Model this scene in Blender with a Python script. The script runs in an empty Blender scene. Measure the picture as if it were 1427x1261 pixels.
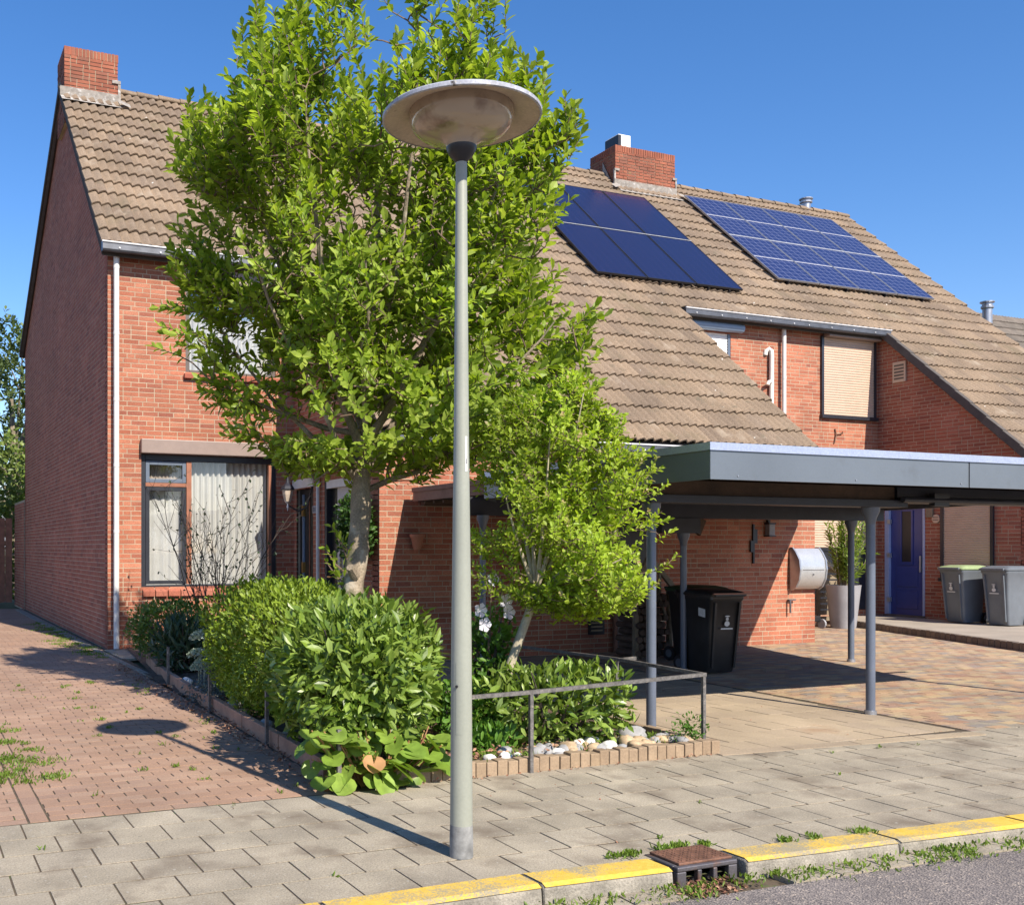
import bpy, math, random
import numpy as np
from mathutils import Vector, Matrix

random.seed(7); RNG = np.random.default_rng(7)
SC = bpy.context.scene; COL = SC.collection
R = math.radians

# ---------------------------------------------------------------- camera
cam = bpy.data.cameras.new('camera'); cam_o = bpy.data.objects.new('camera', cam); COL.objects.link(cam_o)
PSI = 0.39212
cam_o.location = (0, 0, 1.55); cam_o.rotation_euler = (R(90), 0, -PSI)
cam.sensor_width = 36.0; cam.lens = 36.0*1426.7/1427.0
cam.shift_x = 263.5/1427.0; cam.shift_y = 132.5/1427.0
cam.clip_start = 0.1; cam.clip_end = 2000
SC.camera = cam_o
SC.render.resolution_x = 1024; SC.render.resolution_y = 904

# ---------------------------------------------------------------- sky and sun
SUN_TO = Vector((0.155, -1.0, 0.862)).normalized()          # towards the sun
SUN_EL = math.asin(SUN_TO.z)
world = bpy.data.worlds.new('World'); SC.world = world; world.use_nodes = True
wn = world.node_tree.nodes; wl = world.node_tree.links
bg = wn['Background']; bg.inputs['Strength'].default_value = 0.094
sky = wn.new('ShaderNodeTexSky'); sky.sky_type = 'NISHITA'; sky.sun_disc = False
sky.sun_elevation = SUN_EL; sky.sun_rotation = math.atan2(SUN_TO.x, SUN_TO.y)
sky.air_density = 1.0; sky.dust_density = 0.25; sky.ozone_density = 2.0; sky.altitude = 100
# low cumulus banks just above the horizon
tc = wn.new('ShaderNodeTexCoord'); sep = wn.new('ShaderNodeSeparateXYZ'); wl.new(tc.outputs['Generated'], sep.inputs[0])
nz = wn.new('ShaderNodeTexNoise'); nz.inputs['Scale'].default_value = 7; nz.inputs['Detail'].default_value = 7
mp = wn.new('ShaderNodeMapping'); mp.inputs['Scale'].default_value = (1, 1, 2.2); mp.inputs['Location'].default_value = (0.35, 0.1, 0)
wl.new(tc.outputs['Generated'], mp.inputs['Vector']); wl.new(mp.outputs[0], nz.inputs['Vector'])
band = wn.new('ShaderNodeMapRange'); band.inputs[1].default_value = 0.09; band.inputs[2].default_value = 0.24
band.inputs[3].default_value = 0.46; band.inputs[4].default_value = 0.70
wl.new(sep.outputs['Z'], band.inputs[0])
sub = wn.new('ShaderNodeMath'); sub.operation = 'SUBTRACT'; wl.new(nz.outputs['Fac'], sub.inputs[0]); wl.new(band.outputs[0], sub.inputs[1])
cl = wn.new('ShaderNodeMapRange'); cl.inputs[1].default_value = 0.0; cl.inputs[2].default_value = 0.09; wl.new(sub.outputs[0], cl.inputs[0])
mixc = wn.new('ShaderNodeMix'); mixc.data_type = 'RGBA'
hs = wn.new('ShaderNodeHueSaturation'); hs.inputs['Saturation'].default_value = 1.30; hs.inputs['Value'].default_value = 1.08; wl.new(sky.outputs[0], hs.inputs['Color'])
tint = wn.new('ShaderNodeMix'); tint.data_type = 'RGBA'; tint.blend_type = 'MULTIPLY'; tint.inputs['Factor'].default_value = 1.0; wl.new(hs.outputs[0], tint.inputs['A']); tint.inputs['B'].default_value = (1.05, .98, 1.10, 1)
wl.new(cl.outputs[0], mixc.inputs['Factor']); wl.new(tint.outputs['Result'], mixc.inputs['A']); mixc.inputs['B'].default_value = (7.2, 7.6, 8.4, 1)
wl.new(mixc.outputs['Result'], bg.inputs['Color'])

sun = bpy.data.lights.new('sun', 'SUN'); sun_o = bpy.data.objects.new('sun', sun); COL.objects.link(sun_o)
sun.energy = 5.0; sun.angle = R(0.53); sun.color = (1.0, 0.92, 0.79)
sun_o.rotation_euler = (-SUN_TO).to_track_quat('-Z', 'Y').to_euler(); sun_o.location = (4, -12, 14)
SC.view_settings.view_transform = 'Standard'; SC.view_settings.look = 'None'
SC.view_settings.exposure = 0.78; SC.view_settings.gamma = 1.0
SC.render.engine = 'CYCLES'

# ---------------------------------------------------------------- helpers
WORLD = set()
def setp(o, parent):
    if parent is None: return
    o.parent = parent
    if parent.name in WORLD: o.matrix_parent_inverse = Matrix.Translation(-Vector(parent.location))
def tag(o, label=None, cat=None, group=None, kind=None):
    if label: o['label'] = label
    if cat: o['category'] = cat
    if group: o['group'] = group
    if kind: o['kind'] = kind
    return o
def thing(name, loc, label, cat, group=None, world=True, rz=0.0):
    o = bpy.data.objects.new(name, None); COL.objects.link(o); o.location = loc; o.rotation_euler = (0, 0, rz)
    o.empty_display_size = 0.2
    if world: WORLD.add(o.name)
    return tag(o, label, cat, group)
def copy_tree(o, parent=None):
    c = o.copy(); COL.objects.link(c)
    if parent is not None: c.parent = parent
    for ch in o.children: copy_tree(ch, c)
    return c
def meshobj(name, me, mat, parent=None, kind=None):
    o = bpy.data.objects.new(name, me); COL.objects.link(o)
    if mat is not None and not me.materials: me.materials.append(mat)
    setp(o, parent)
    if kind: o['kind'] = kind
    return o
def fastmesh(name, V, F, smooth=False):
    V = np.asarray(V, dtype=np.float32).reshape(-1, 3); F = np.asarray(F, dtype=np.int32)
    me = bpy.data.meshes.new(name); n, k = F.shape
    me.vertices.add(len(V)); me.vertices.foreach_set('co', V.ravel())
    me.loops.add(n*k); me.loops.foreach_set('vertex_index', F.ravel())
    me.polygons.add(n); me.polygons.foreach_set('loop_start', np.arange(0, n*k, k, dtype=np.int32))
    me.polygons.foreach_set('loop_total', np.full(n, k, dtype=np.int32))
    me.polygons.foreach_set('use_smooth', np.full(n, bool(smooth)))
    me.update(calc_edges=True); me.validate()
    return me
class MB:
    def __init__(s): s.v = []; s.f = []
    def add(s, vs, fs):
        n = len(s.v); s.v += [tuple(p) for p in vs]; s.f += [tuple(i+n for i in f) for f in fs]; return s
    def box(s, x0, x1, y0, y1, z0, z1):
        return s.add([(x0,y0,z0),(x1,y0,z0),(x1,y1,z0),(x0,y1,z0),(x0,y0,z1),(x1,y0,z1),(x1,y1,z1),(x0,y1,z1)],
            [(0,3,2,1),(4,5,6,7),(0,1,5,4),(1,2,6,5),(2,3,7,6),(3,0,4,7)])
    def bar(s, a, b, w, h=None, up=(0,0,1)):
        a = Vector(a); b = Vector(b); d = (b-a).normalized(); u = Vector(up)
        if abs(d.dot(u)) > .95: u = Vector((0,1,0))
        sd = d.cross(u).normalized()*w*.5; u2 = sd.cross(d).normalized()*(h or w)*.5
        vs = [p+q for p in (a, b) for q in (-sd-u2, sd-u2, sd+u2, -sd+u2)]
        return s.add(vs, [(0,3,2,1),(4,5,6,7),(0,1,5,4),(1,2,6,5),(2,3,7,6),(3,0,4,7)])
    def tube(s, pts, rad, n=8, cap=True):
        pts = [Vector(p) for p in pts]
        if not hasattr(rad, '__len__'): rad = [rad]*len(pts)
        base = len(s.v); prev = None; vs = []; fs = []
        for i, p in enumerate(pts):
            d = (pts[min(i+1, len(pts)-1)]-pts[max(i-1, 0)])
            d = d.normalized() if d.length > 1e-9 else Vector((0,0,1))
            if prev is None: prev = d.orthogonal().normalized()
            prev = (prev-d*prev.dot(d)); prev = prev.normalized() if prev.length > 1e-6 else d.orthogonal().normalized()
            q = d.cross(prev)
            for k in range(n):
                a = 2*math.pi*k/n; vs.append(p+(prev*math.cos(a)+q*math.sin(a))*rad[i])
        for i in range(len(pts)-1):
            for k in range(n):
                fs.append((i*n+k, i*n+(k+1) % n, (i+1)*n+(k+1) % n, (i+1)*n+k))
        if cap: fs += [tuple(range(n-1, -1, -1)), tuple(range((len(pts)-1)*n, len(pts)*n))]
        return s.add(vs, fs)
    def lathe(s, prof, n=32, c=(0,0,0), close=False):
        vs = []; fs = []
        for r, z in prof:
            for k in range(n):
                a = 2*math.pi*k/n; vs.append((c[0]+r*math.cos(a), c[1]+r*math.sin(a), c[2]+z))
        m = len(prof)
        for i in range(m-1):
            for k in range(n): fs.append((i*n+k, i*n+(k+1) % n, (i+1)*n+(k+1) % n, (i+1)*n+k))
        if close: fs += [tuple(range(n-1, -1, -1)), tuple(range((m-1)*n, m*n))]
        return s.add(vs, fs)
    def prism(s, poly, z0, z1):
        n = len(poly); vs = [(x, y, z0) for x, y in poly]+[(x, y, z1) for x, y in poly]
        fs = [tuple(range(n-1, -1, -1)), tuple(range(n, 2*n))]+[(i, (i+1) % n, n+(i+1) % n, n+i) for i in range(n)]
        return s.add(vs, fs)
    def loft(s, rings, cap=True):
        n = len(rings[0]); vs = [p for r in rings for p in r]; fs = []
        for i in range(len(rings)-1):
            for k in range(n): fs.append((i*n+k, i*n+(k+1) % n, (i+1)*n+(k+1) % n, (i+1)*n+k))
        if cap: fs += [tuple(range(n-1, -1, -1)), tuple(range((len(rings)-1)*n, len(rings)*n))]
        return s.add(vs, fs)
    def mesh(s, name, smooth=False):
        me = bpy.data.meshes.new(name); me.from_pydata(s.v, [], s.f); me.update()
        if smooth:
            me.polygons.foreach_set('use_smooth', np.ones(len(me.polygons), dtype=bool))
        return me
    def build(s, name, mat, parent=None, smooth=False, bevel=0, kind=None, segs=2):
        o = meshobj(name, s.mesh(name, smooth), mat, parent, kind)
        if bevel:
            b = o.modifiers.new('bevel', 'BEVEL'); b.width = bevel; b.segments = segs; b.limit_method = 'ANGLE'; b.angle_limit = R(40)
        if smooth:
            try: o.data.set_sharp_from_angle(angle=R(38))
            except Exception: pass
        return o
def rrect(cx, cy, w, d, r, z, n=4):
    pts = []
    for (sx, sy, a0) in ((1,1,0),(-1,1,90),(-1,-1,180),(1,-1,270)):
        for k in range(n+1):
            a = R(a0+90*k/n); pts.append((cx+sx*(w/2-r)+r*math.cos(a), cy+sy*(d/2-r)+r*math.sin(a), z))
    return pts

# ---------------------------------------------------------------- materials
def nodes(m): return m.node_tree.nodes, m.node_tree.links
def math_node(n, l, op, a, b=None, clamp=False):
    x = n.new('ShaderNodeMath'); x.operation = op; x.use_clamp = clamp
    for i, q in enumerate((a, b)):
        if q is None: continue
        if isinstance(q, (int, float)): x.inputs[i].default_value = q
        else: l.new(q, x.inputs[i])
    return x.outputs[0]
def mix_node(n, l, fac, a, b, mode='MIX'):
    x = n.new('ShaderNodeMix'); x.data_type = 'RGBA'; x.blend_type = mode
    for key, q in (('Factor', fac), ('A', a), ('B', b)):
        if isinstance(q, (int, float)): x.inputs[key].default_value = q
        elif isinstance(q, tuple): x.inputs[key].default_value = (q[0], q[1], q[2], 1)
        else: l.new(q, x.inputs[key])
    return x.outputs['Result']
def ramp_node(n, l, fac, stops):
    x = n.new('ShaderNodeValToRGB'); e = x.color_ramp.elements
    while len(e) < len(stops): e.new(0.5)
    for el, (p, c) in zip(e, stops): el.position = p; el.color = (c[0], c[1], c[2], 1)
    l.new(fac, x.inputs[0]); return x.outputs[0]
def rand_node(n, l):
    oi = n.new('ShaderNodeObjectInfo'); g = n.new('ShaderNodeNewGeometry')
    s = math_node(n, l, 'ADD', oi.outputs['Random'], g.outputs['Random Per Island'])
    return math_node(n, l, 'FRACT', s)
def noise_node(n, l, scale, detail=4, vec=None, rough=.55):
    x = n.new('ShaderNodeTexNoise'); x.inputs['Scale'].default_value = scale; x.inputs['Detail'].default_value = detail
    x.inputs['Roughness'].default_value = rough
    if vec is None:
        g = n.new('ShaderNodeNewGeometry'); vec = g.outputs['Position']
    l.new(vec, x.inputs['Vector']); return x.outputs['Fac']
def mapr(n, l, v, a, b, c, d):
    x = n.new('ShaderNodeMapRange'); l.new(v, x.inputs[0])
    for i, q in enumerate((a, b, c, d)): x.inputs[i+1].default_value = q
    return x.outputs[0]
def pm(name, col=None, rough=.7, cols=None, var=.15, nscale=6, fine=.12, fscale=70, bump=0.0, bscale=60,
       metal=0.0, spec=.5, specks=(), coat=0.0):
    m = bpy.data.materials.new(name); m.use_nodes = True; n, l = nodes(m); b = n['Principled BSDF']
    if cols:
        r = rand_node(n, l); k = len(cols)
        c = ramp_node(n, l, r, [(i/max(1, k-1), q) for i, q in enumerate(cols)])
    else:
        x = n.new('ShaderNodeRGB'); x.outputs[0].default_value = (*col, 1); c = x.outputs[0]
    a = mapr(n, l, noise_node(n, l, nscale, 5), .3, .7, 1-var, 1+var)
    f = mapr(n, l, noise_node(n, l, fscale, 3), .3, .7, 1-fine, 1+fine)
    v = math_node(n, l, 'MULTIPLY', a, f)
    hsv = n.new('ShaderNodeHueSaturation'); l.new(c, hsv.inputs['Color']); l.new(v, hsv.inputs['Value']); c = hsv.outputs[0]
    for (sc, scale, lo, hi) in specks:
        mk = mapr(n, l, noise_node(n, l, scale, 4), lo, hi, 0, 1); c = mix_node(n, l, mk, c, sc)
    l.new(c, b.inputs['Base Color'])
    b.inputs['Roughness'].default_value = rough; b.inputs['Metallic'].default_value = metal
    b.inputs['Specular IOR Level'].default_value = spec; b.inputs['Coat Weight'].default_value = coat
    if bump:
        bp = n.new('ShaderNodeBump'); bp.inputs['Strength'].default_value = bump; bp.inputs['Distance'].default_value = .01
        l.new(noise_node(n, l, bscale, 5), bp.inputs['Height']); l.new(bp.outputs[0], b.inputs['Normal'])
    return m
def leafmat(name, cols, trans=.35, rough=.45, spec=.35, big=.25, bscale=2.0):
    m = bpy.data.materials.new(name); m.use_nodes = True; n, l = nodes(m); b = n['Principled BSDF']
    r = rand_node(n, l); k = len(cols); c = ramp_node(n, l, r, [(i/max(1, k-1), q) for i, q in enumerate(cols)])
    v = mapr(n, l, noise_node(n, l, bscale, 3), .3, .7, 1-big, 1+big)
    hsv = n.new('ShaderNodeHueSaturation'); l.new(c, hsv.inputs['Color']); l.new(v, hsv.inputs['Value']); c = hsv.outputs[0]
    l.new(c, b.inputs['Base Color']); b.inputs['Roughness'].default_value = rough; b.inputs['Specular IOR Level'].default_value = spec
    t = n.new('ShaderNodeBsdfTranslucent'); tcol = mix_node(n, l, 1.0, c, (1.25, 1.25, .55), 'MULTIPLY'); l.new(tcol, t.inputs['Color'])
    mx = n.new('ShaderNodeMixShader'); mx.inputs[0].default_value = trans
    l.new(b.outputs[0], mx.inputs[1]); l.new(t.outputs[0], mx.inputs[2]); l.new(mx.outputs[0], n['Material Output'].inputs['Surface'])
    return m
M = {}
M['brick'] = pm('brick_red', cols=[(.27,.083,.045),(.345,.122,.07),(.305,.103,.056),(.385,.152,.09),(.325,.114,.064),(.24,.076,.047)], rough=.88, var=.22, nscale=1.1, fine=.25, fscale=80, bump=.35, bscale=120, specks=(((.40,.25,.18), 2.2, .66, .82), ((.16,.06,.04), 14, .66, .78)))
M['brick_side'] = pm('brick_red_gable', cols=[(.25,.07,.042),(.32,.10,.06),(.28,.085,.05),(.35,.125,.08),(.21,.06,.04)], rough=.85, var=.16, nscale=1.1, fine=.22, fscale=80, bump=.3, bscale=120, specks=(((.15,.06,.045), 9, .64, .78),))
M['mortar'] = pm('mortar_grey', (.365,.30,.215), .95, var=.2, nscale=3, bump=.3)
M['brick_chim'] = pm('brick_chimney', cols=[(.20,.062,.036),(.27,.09,.05),(.235,.072,.04),(.19,.075,.048)], rough=.9, var=.25, nscale=2.2, bump=.4, specks=(((.22,.19,.06), 3.0, .66, .78),))
M['tile'] = pm('roof_tile_concrete', cols=[(.205,.148,.10),(.24,.172,.115),(.165,.12,.085),(.22,.158,.105),(.19,.14,.10)], rough=.92, var=.2, nscale=.8, fine=.28, fscale=45, bump=.5, bscale=70,
                specks=(((.55,.53,.48), 9.0, .72, .75), ((.15,.118,.07), 1.1, .60, .80), ((.30,.24,.18), 2.3, .60, .76), ((.13,.105,.07), 5.0, .60, .78)))
M['tile_old'] = pm('verge_tile_dark', cols=[(.07,.06,.055),(.10,.085,.075)], rough=.9, var=.2, bump=.3)
M['tile_far'] = pm('roof_tile_dark_grey', cols=[(.13,.11,.09),(.17,.14,.115),(.10,.085,.07)], rough=.9, var=.2, bump=.4)
M['underlay'] = pm('roof_underlay', (.05,.04,.035), .95)
M['zinc'] = pm('zinc_gutter', (.10,.105,.12), .45, var=.2, metal=.4)
M['zinc_edge'] = pm('zinc_edge', (.55,.55,.56), .5, var=.12, metal=.2)
M['pvc'] = pm('pvc_pipe_white', (.60,.58,.55), .5, var=.09, nscale=4, fine=.03)
M['white'] = pm('white_paint', (.68,.66,.62), .5, var=.07, fine=.03)
M['lead'] = pm('lead_flashing', (.25,.225,.20), .8, var=.3, nscale=14, specks=(((.46,.44,.42), 11, .55, .70),))
M['frame_dark'] = pm('window_frame_dark', (.022,.024,.032), .35, var=.15, spec=.5)
M['frame_blue'] = pm('window_frame_blue_grey', (.10,.125,.17), .4, var=.1)
M['frame_brown'] = pm('frame_hardwood', (.26,.10,.055), .5, var=.15, nscale=10)
M['shutter_box'] = pm('shutter_box_taupe', (.235,.175,.15), .45, var=.08, fine=.04)
M['shutter_beige'] = pm('shutter_slats_beige', (.50,.37,.28), .5, var=.05, fine=.03)
M['shutter_white'] = pm('shutter_slats_white', (.72,.70,.68), .5, var=.05, fine=.03)
M['box_blue'] = pm('shutter_box_blue', (.20,.27,.37), .35, var=.06, fine=.03)
M['frame_grey'] = pm('frame_brown_grey', (.09,.07,.06), .5)
M['curtain'] = pm('net_curtain', (.52,.50,.475), .9, var=.06, nscale=3, fine=.03)
M['curtain_dk'] = pm('curtain_taupe', (.42,.34,.29), .9, var=.1)
M['blue'] = pm('door_blue', (.03,.045,.20), .35, var=.06, fine=.03)
M['blue_frame'] = pm('door_frame_pale_blue', (.32,.38,.58), .4, var=.06)
M['door_white'] = pm('door_white_panel', (.50,.47,.45), .5, var=.08)
M['door_dark'] = pm('door_black', (.012,.012,.013), .4)
M['brass'] = pm('brass', (.45,.30,.10), .4, metal=.8)
M['black'] = pm('black_metal', (.014,.014,.018), .4)
M['black_plastic'] = pm('black_plastic', (.016,.016,.017), .38, var=.2)
M['steel'] = pm('galvanised_steel', (.36,.37,.40), .38, metal=.7, var=.12)
M['alu'] = pm('brushed_aluminium', (.55,.55,.55), .35, metal=.65, var=.06)
M['slab'] = pm('concrete_slab', cols=[(.29,.248,.185),(.315,.268,.20),(.275,.235,.178),(.30,.256,.192),(.33,.283,.213)], rough=.92, var=.24, nscale=2.2, fine=.3, fscale=110, bump=.45, bscale=140,
                specks=(((.155,.12,.085), 2.6, .52, .74), ((.36,.33,.28), 34, .62, .72), ((.14,.12,.095), 55, .64, .72)))
M['joint'] = pm('joint_sand_moss', (.085,.062,.04), .98, var=.35, nscale=9, specks=(((.06,.10,.02), 14, .60, .72),))
M['clinker'] = pm('clinker_brick', cols=[(.275,.17,.115),(.315,.20,.14),(.29,.178,.12),(.335,.22,.155),(.27,.17,.122)], rough=.9, var=.16, nscale=1.2, fine=.18, fscale=95, bump=.4, bscale=130)
M['drive_slab'] = pm('driveway_slab', cols=[(.34,.265,.18),(.365,.285,.195),(.31,.24,.168),(.35,.275,.195)], rough=.92, var=.2, nscale=1.0, fine=.15, bump=.35, specks=(((.30,.18,.10), 1.6, .62, .80),))
M['cobble'] = pm('mixed_clinker', cols=[(.37,.27,.165),(.33,.20,.125),(.24,.20,.16),(.40,.30,.17),(.29,.165,.11),(.22,.19,.165),(.38,.245,.145),(.35,.265,.18)], rough=.92, var=.18, nscale=1.2, fine=.18, bump=.4)
M['edge_block'] = pm('edge_block', cols=[(.15,.115,.09),(.18,.145,.115),(.125,.10,.085)], rough=.9, var=.2, bump=.4)
M['terrace'] = pm('terrace_concrete', (.31,.265,.215), .9, var=.14, nscale=1.5, fine=.15, bump=.3)
M['kerb'] = pm('kerb_concrete', (.25,.225,.185), .9, var=.3, nscale=7, fine=.25, fscale=90, bump=.6, bscale=120)
M['soil'] = pm('garden_soil', (.10,.065,.042), .98, var=.4, nscale=9, fine=.4, fscale=40, bump=.9, bscale=40)
M['ground'] = pm('earth_and_grass', (.09,.095,.035), .97, var=.4, nscale=.6)
M['edging'] = pm('edging_brick_buff', cols=[(.26,.185,.115),(.30,.215,.14),(.235,.165,.105)], rough=.9, var=.18, nscale=5, bump=.4)
M['kerb_red'] = pm('edging_board_terracotta', (.36,.20,.13), .9, var=.25, nscale=5, bump=.4)
M['pole'] = pm('lamp_pole_grey', (.265,.275,.23), .45, var=.07, nscale=2.5, fine=.04, specks=(((.28,.27,.25), 5, .68, .80),))
M['lamp_rim'] = pm('lamp_shade_rim', (.34,.35,.40), .5, var=.2, nscale=8, fine=.2, specks=(((.60,.54,.42), 32, .62, .68), ((.06,.05,.045), 20, .62, .70)))
M['lamp_in'] = pm('lamp_shade_underside', (.44,.355,.275), .6, var=.12, nscale=6, specks=(((.22,.15,.11), 13, .66, .76),))
M['fascia'] = pm('fascia_aluminium_grey', (.145,.165,.19), .32, var=.08, nscale=1.4, fine=.03, metal=.35, specks=(((.11,.12,.13), 3, .62, .85),))
M['lip'] = pm('fascia_cap_light', (.40,.44,.56), .32, var=.05, metal=.5)
M['beam_brown'] = pm('beam_weathered_brown', (.085,.05,.03), .75, var=.4, nscale=5, bump=.3)
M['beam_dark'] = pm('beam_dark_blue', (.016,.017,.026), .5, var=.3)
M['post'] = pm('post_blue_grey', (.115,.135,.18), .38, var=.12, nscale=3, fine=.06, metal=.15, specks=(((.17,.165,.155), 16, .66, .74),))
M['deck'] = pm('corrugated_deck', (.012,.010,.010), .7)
M['bin_black'] = pm('bin_black', (.019,.018,.018), .42, var=.25, nscale=6, fine=.1)
M['bin_grey'] = pm('bin_grey', (.125,.14,.16), .42, var=.1, nscale=5, fine=.06)
M['lid_green'] = pm('lid_green', (.27,.34,.17), .5, var=.1)
M['lid_dkgreen'] = pm('lid_dark_green', (.02,.06,.025), .45)
M['print_white'] = pm('print_white', (.62,.62,.60), .6)
M['print_dark'] = pm('print_dark', (.05,.05,.07), .6)
M['yellow'] = None
M['terracotta'] = pm('terracotta', (.40,.17,.10), .8, var=.15)
M['planter'] = pm('planter_grey', (.27,.265,.28), .65, var=.15, nscale=3, fine=.05)
M['wood'] = pm('wood_weathered', (.22,.17,.115), .85, var=.25, nscale=7, bump=.3)
M['wood_gate'] = pm('wood_gate_brown', (.22,.10,.06), .8, var=.25, nscale=7)
M['log'] = pm('firewood', cols=[(.10,.065,.045),(.15,.10,.07),(.075,.05,.04)], rough=.9, var=.3)
M['rust'] = pm('rusty_iron', (.17,.085,.055), .7, var=.3, nscale=12, fine=.2, metal=.35, bump=.4, bscale=60)
M['iron'] = pm('cast_iron_grey', (.12,.11,.12), .5, var=.2, metal=.5, specks=(((.17,.09,.06), 9, .55, .7),))
M['rail'] = pm('rail_weathered', (.135,.125,.118), .6, var=.35, nscale=20, fine=.3, metal=.3, specks=(((.28,.24,.20), 26, .60, .68),))
M['stone'] = pm('garden_stone', cols=[(.36,.30,.22),(.62,.60,.55),(.30,.295,.29),(.40,.27,.17),(.68,.66,.62),(.24,.24,.25)], rough=.85, var=.2, nscale=12, bump=.4, bscale=30)
M['litter'] = pm('dead_leaves', cols=[(.24,.10,.06),(.33,.17,.10),(.18,.08,.05),(.40,.25,.15),(.28,.12,.09)], rough=.9, var=.2)
M['bark'] = pm('bark_grey', (.225,.18,.13), .92, var=.35, nscale=6, fine=.3, bump=.9, bscale=28, specks=(((.09,.10,.04), 4, .54, .70), ((.38,.33,.26), 6, .60, .70)))
M['twig'] = pm('twig_brown', (.14,.095,.065), .85, var=.2)
M['twig_dk'] = pm('twig_dark', (.055,.042,.034), .85, var=.2)
M['bark2'] = pm('bark_pale', (.36,.31,.22), .9, var=.25, nscale=9, bump=.5)
G = lambda *c: [tuple(x) for x in c]
M['leaf_tree'] = leafmat('leaf_big_tree', G((.135,.21,.02),(.225,.325,.032),(.325,.425,.055),(.18,.265,.024),(.41,.50,.10),(.28,.38,.043)), trans=.5)
M['leaf_small'] = leafmat('leaf_small_tree', G((.24,.345,.027),(.31,.425,.038),(.39,.50,.055),(.27,.375,.033),(.44,.54,.09)), trans=.5)
M['leaf_tip'] = leafmat('leaf_tip_buff', G((.36,.29,.16),(.32,.30,.10),(.40,.25,.17)), trans=.3)
M['leaf_laurel'] = leafmat('leaf_laurel', G((.07,.125,.016),(.125,.20,.026),(.185,.27,.038),(.27,.36,.08),(.095,.16,.02)), trans=.32, rough=.36, spec=.45, bscale=4)
M['leaf_conifer'] = leafmat('leaf_conifer', G((.115,.175,.016),(.17,.25,.022),(.23,.315,.03),(.135,.205,.018),(.27,.35,.04)), trans=.3, bscale=4)
M['leaf_box'] = leafmat('leaf_box_shrub', G((.06,.12,.018),(.09,.165,.025),(.12,.20,.032),(.17,.25,.05)), trans=.3, bscale=4)
M['leaf_dark'] = leafmat('leaf_dark_lance', G((.025,.05,.02),(.035,.07,.03),(.05,.085,.04)), trans=.2)
M['leaf_silver'] = leafmat('leaf_silver', G((.36,.43,.32),(.44,.50,.40),(.30,.37,.28)), trans=.2, rough=.8)
M['leaf_blue'] = leafmat('leaf_blue_grey', G((.10,.14,.14),(.14,.18,.18),(.08,.11,.12)), trans=.15, rough=.7)
M['leaf_bergenia'] = leafmat('leaf_bergenia', G((.14,.23,.03),(.20,.30,.045),(.25,.355,.065),(.165,.26,.04)), trans=.3, rough=.4, big=.3, bscale=11)
M['leaf_red'] = leafmat('leaf_bergenia_red', G((.42,.20,.11),(.48,.30,.12),(.38,.13,.10)), trans=.25, big=.2, bscale=9)
M['leaf_climber'] = leafmat('leaf_climber', G((.03,.075,.014),(.05,.11,.02),(.075,.145,.025)), trans=.25)
M['leaf_hib'] = leafmat('leaf_hibiscus', G((.07,.16,.02),(.10,.21,.03),(.13,.25,.035)), trans=.35)
M['leaf_pot'] = leafmat('leaf_oleander', G((.17,.26,.05),(.22,.32,.065),(.28,.37,.09),(.14,.22,.045)), trans=.35)
M['leaf_far'] = leafmat('leaf_far_tree', G((.06,.095,.03),(.085,.125,.04),(.11,.155,.05),(.14,.18,.06)), trans=.3, big=.4, bscale=.8)
M['leaf_ivy'] = leafmat('leaf_far_hedge', G((.10,.15,.025),(.14,.20,.035),(.18,.23,.05),(.08,.12,.02)), trans=.3, big=.4, bscale=1.2)
M['grass'] = leafmat('weed_grass', G((.10,.165,.02),(.14,.215,.028),(.18,.26,.04)), trans=.35)
M['petal'] = leafmat('petal_white_lilac', G((.62,.60,.74),(.74,.72,.80),(.70,.60,.72)), trans=.3, big=.05)

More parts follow.
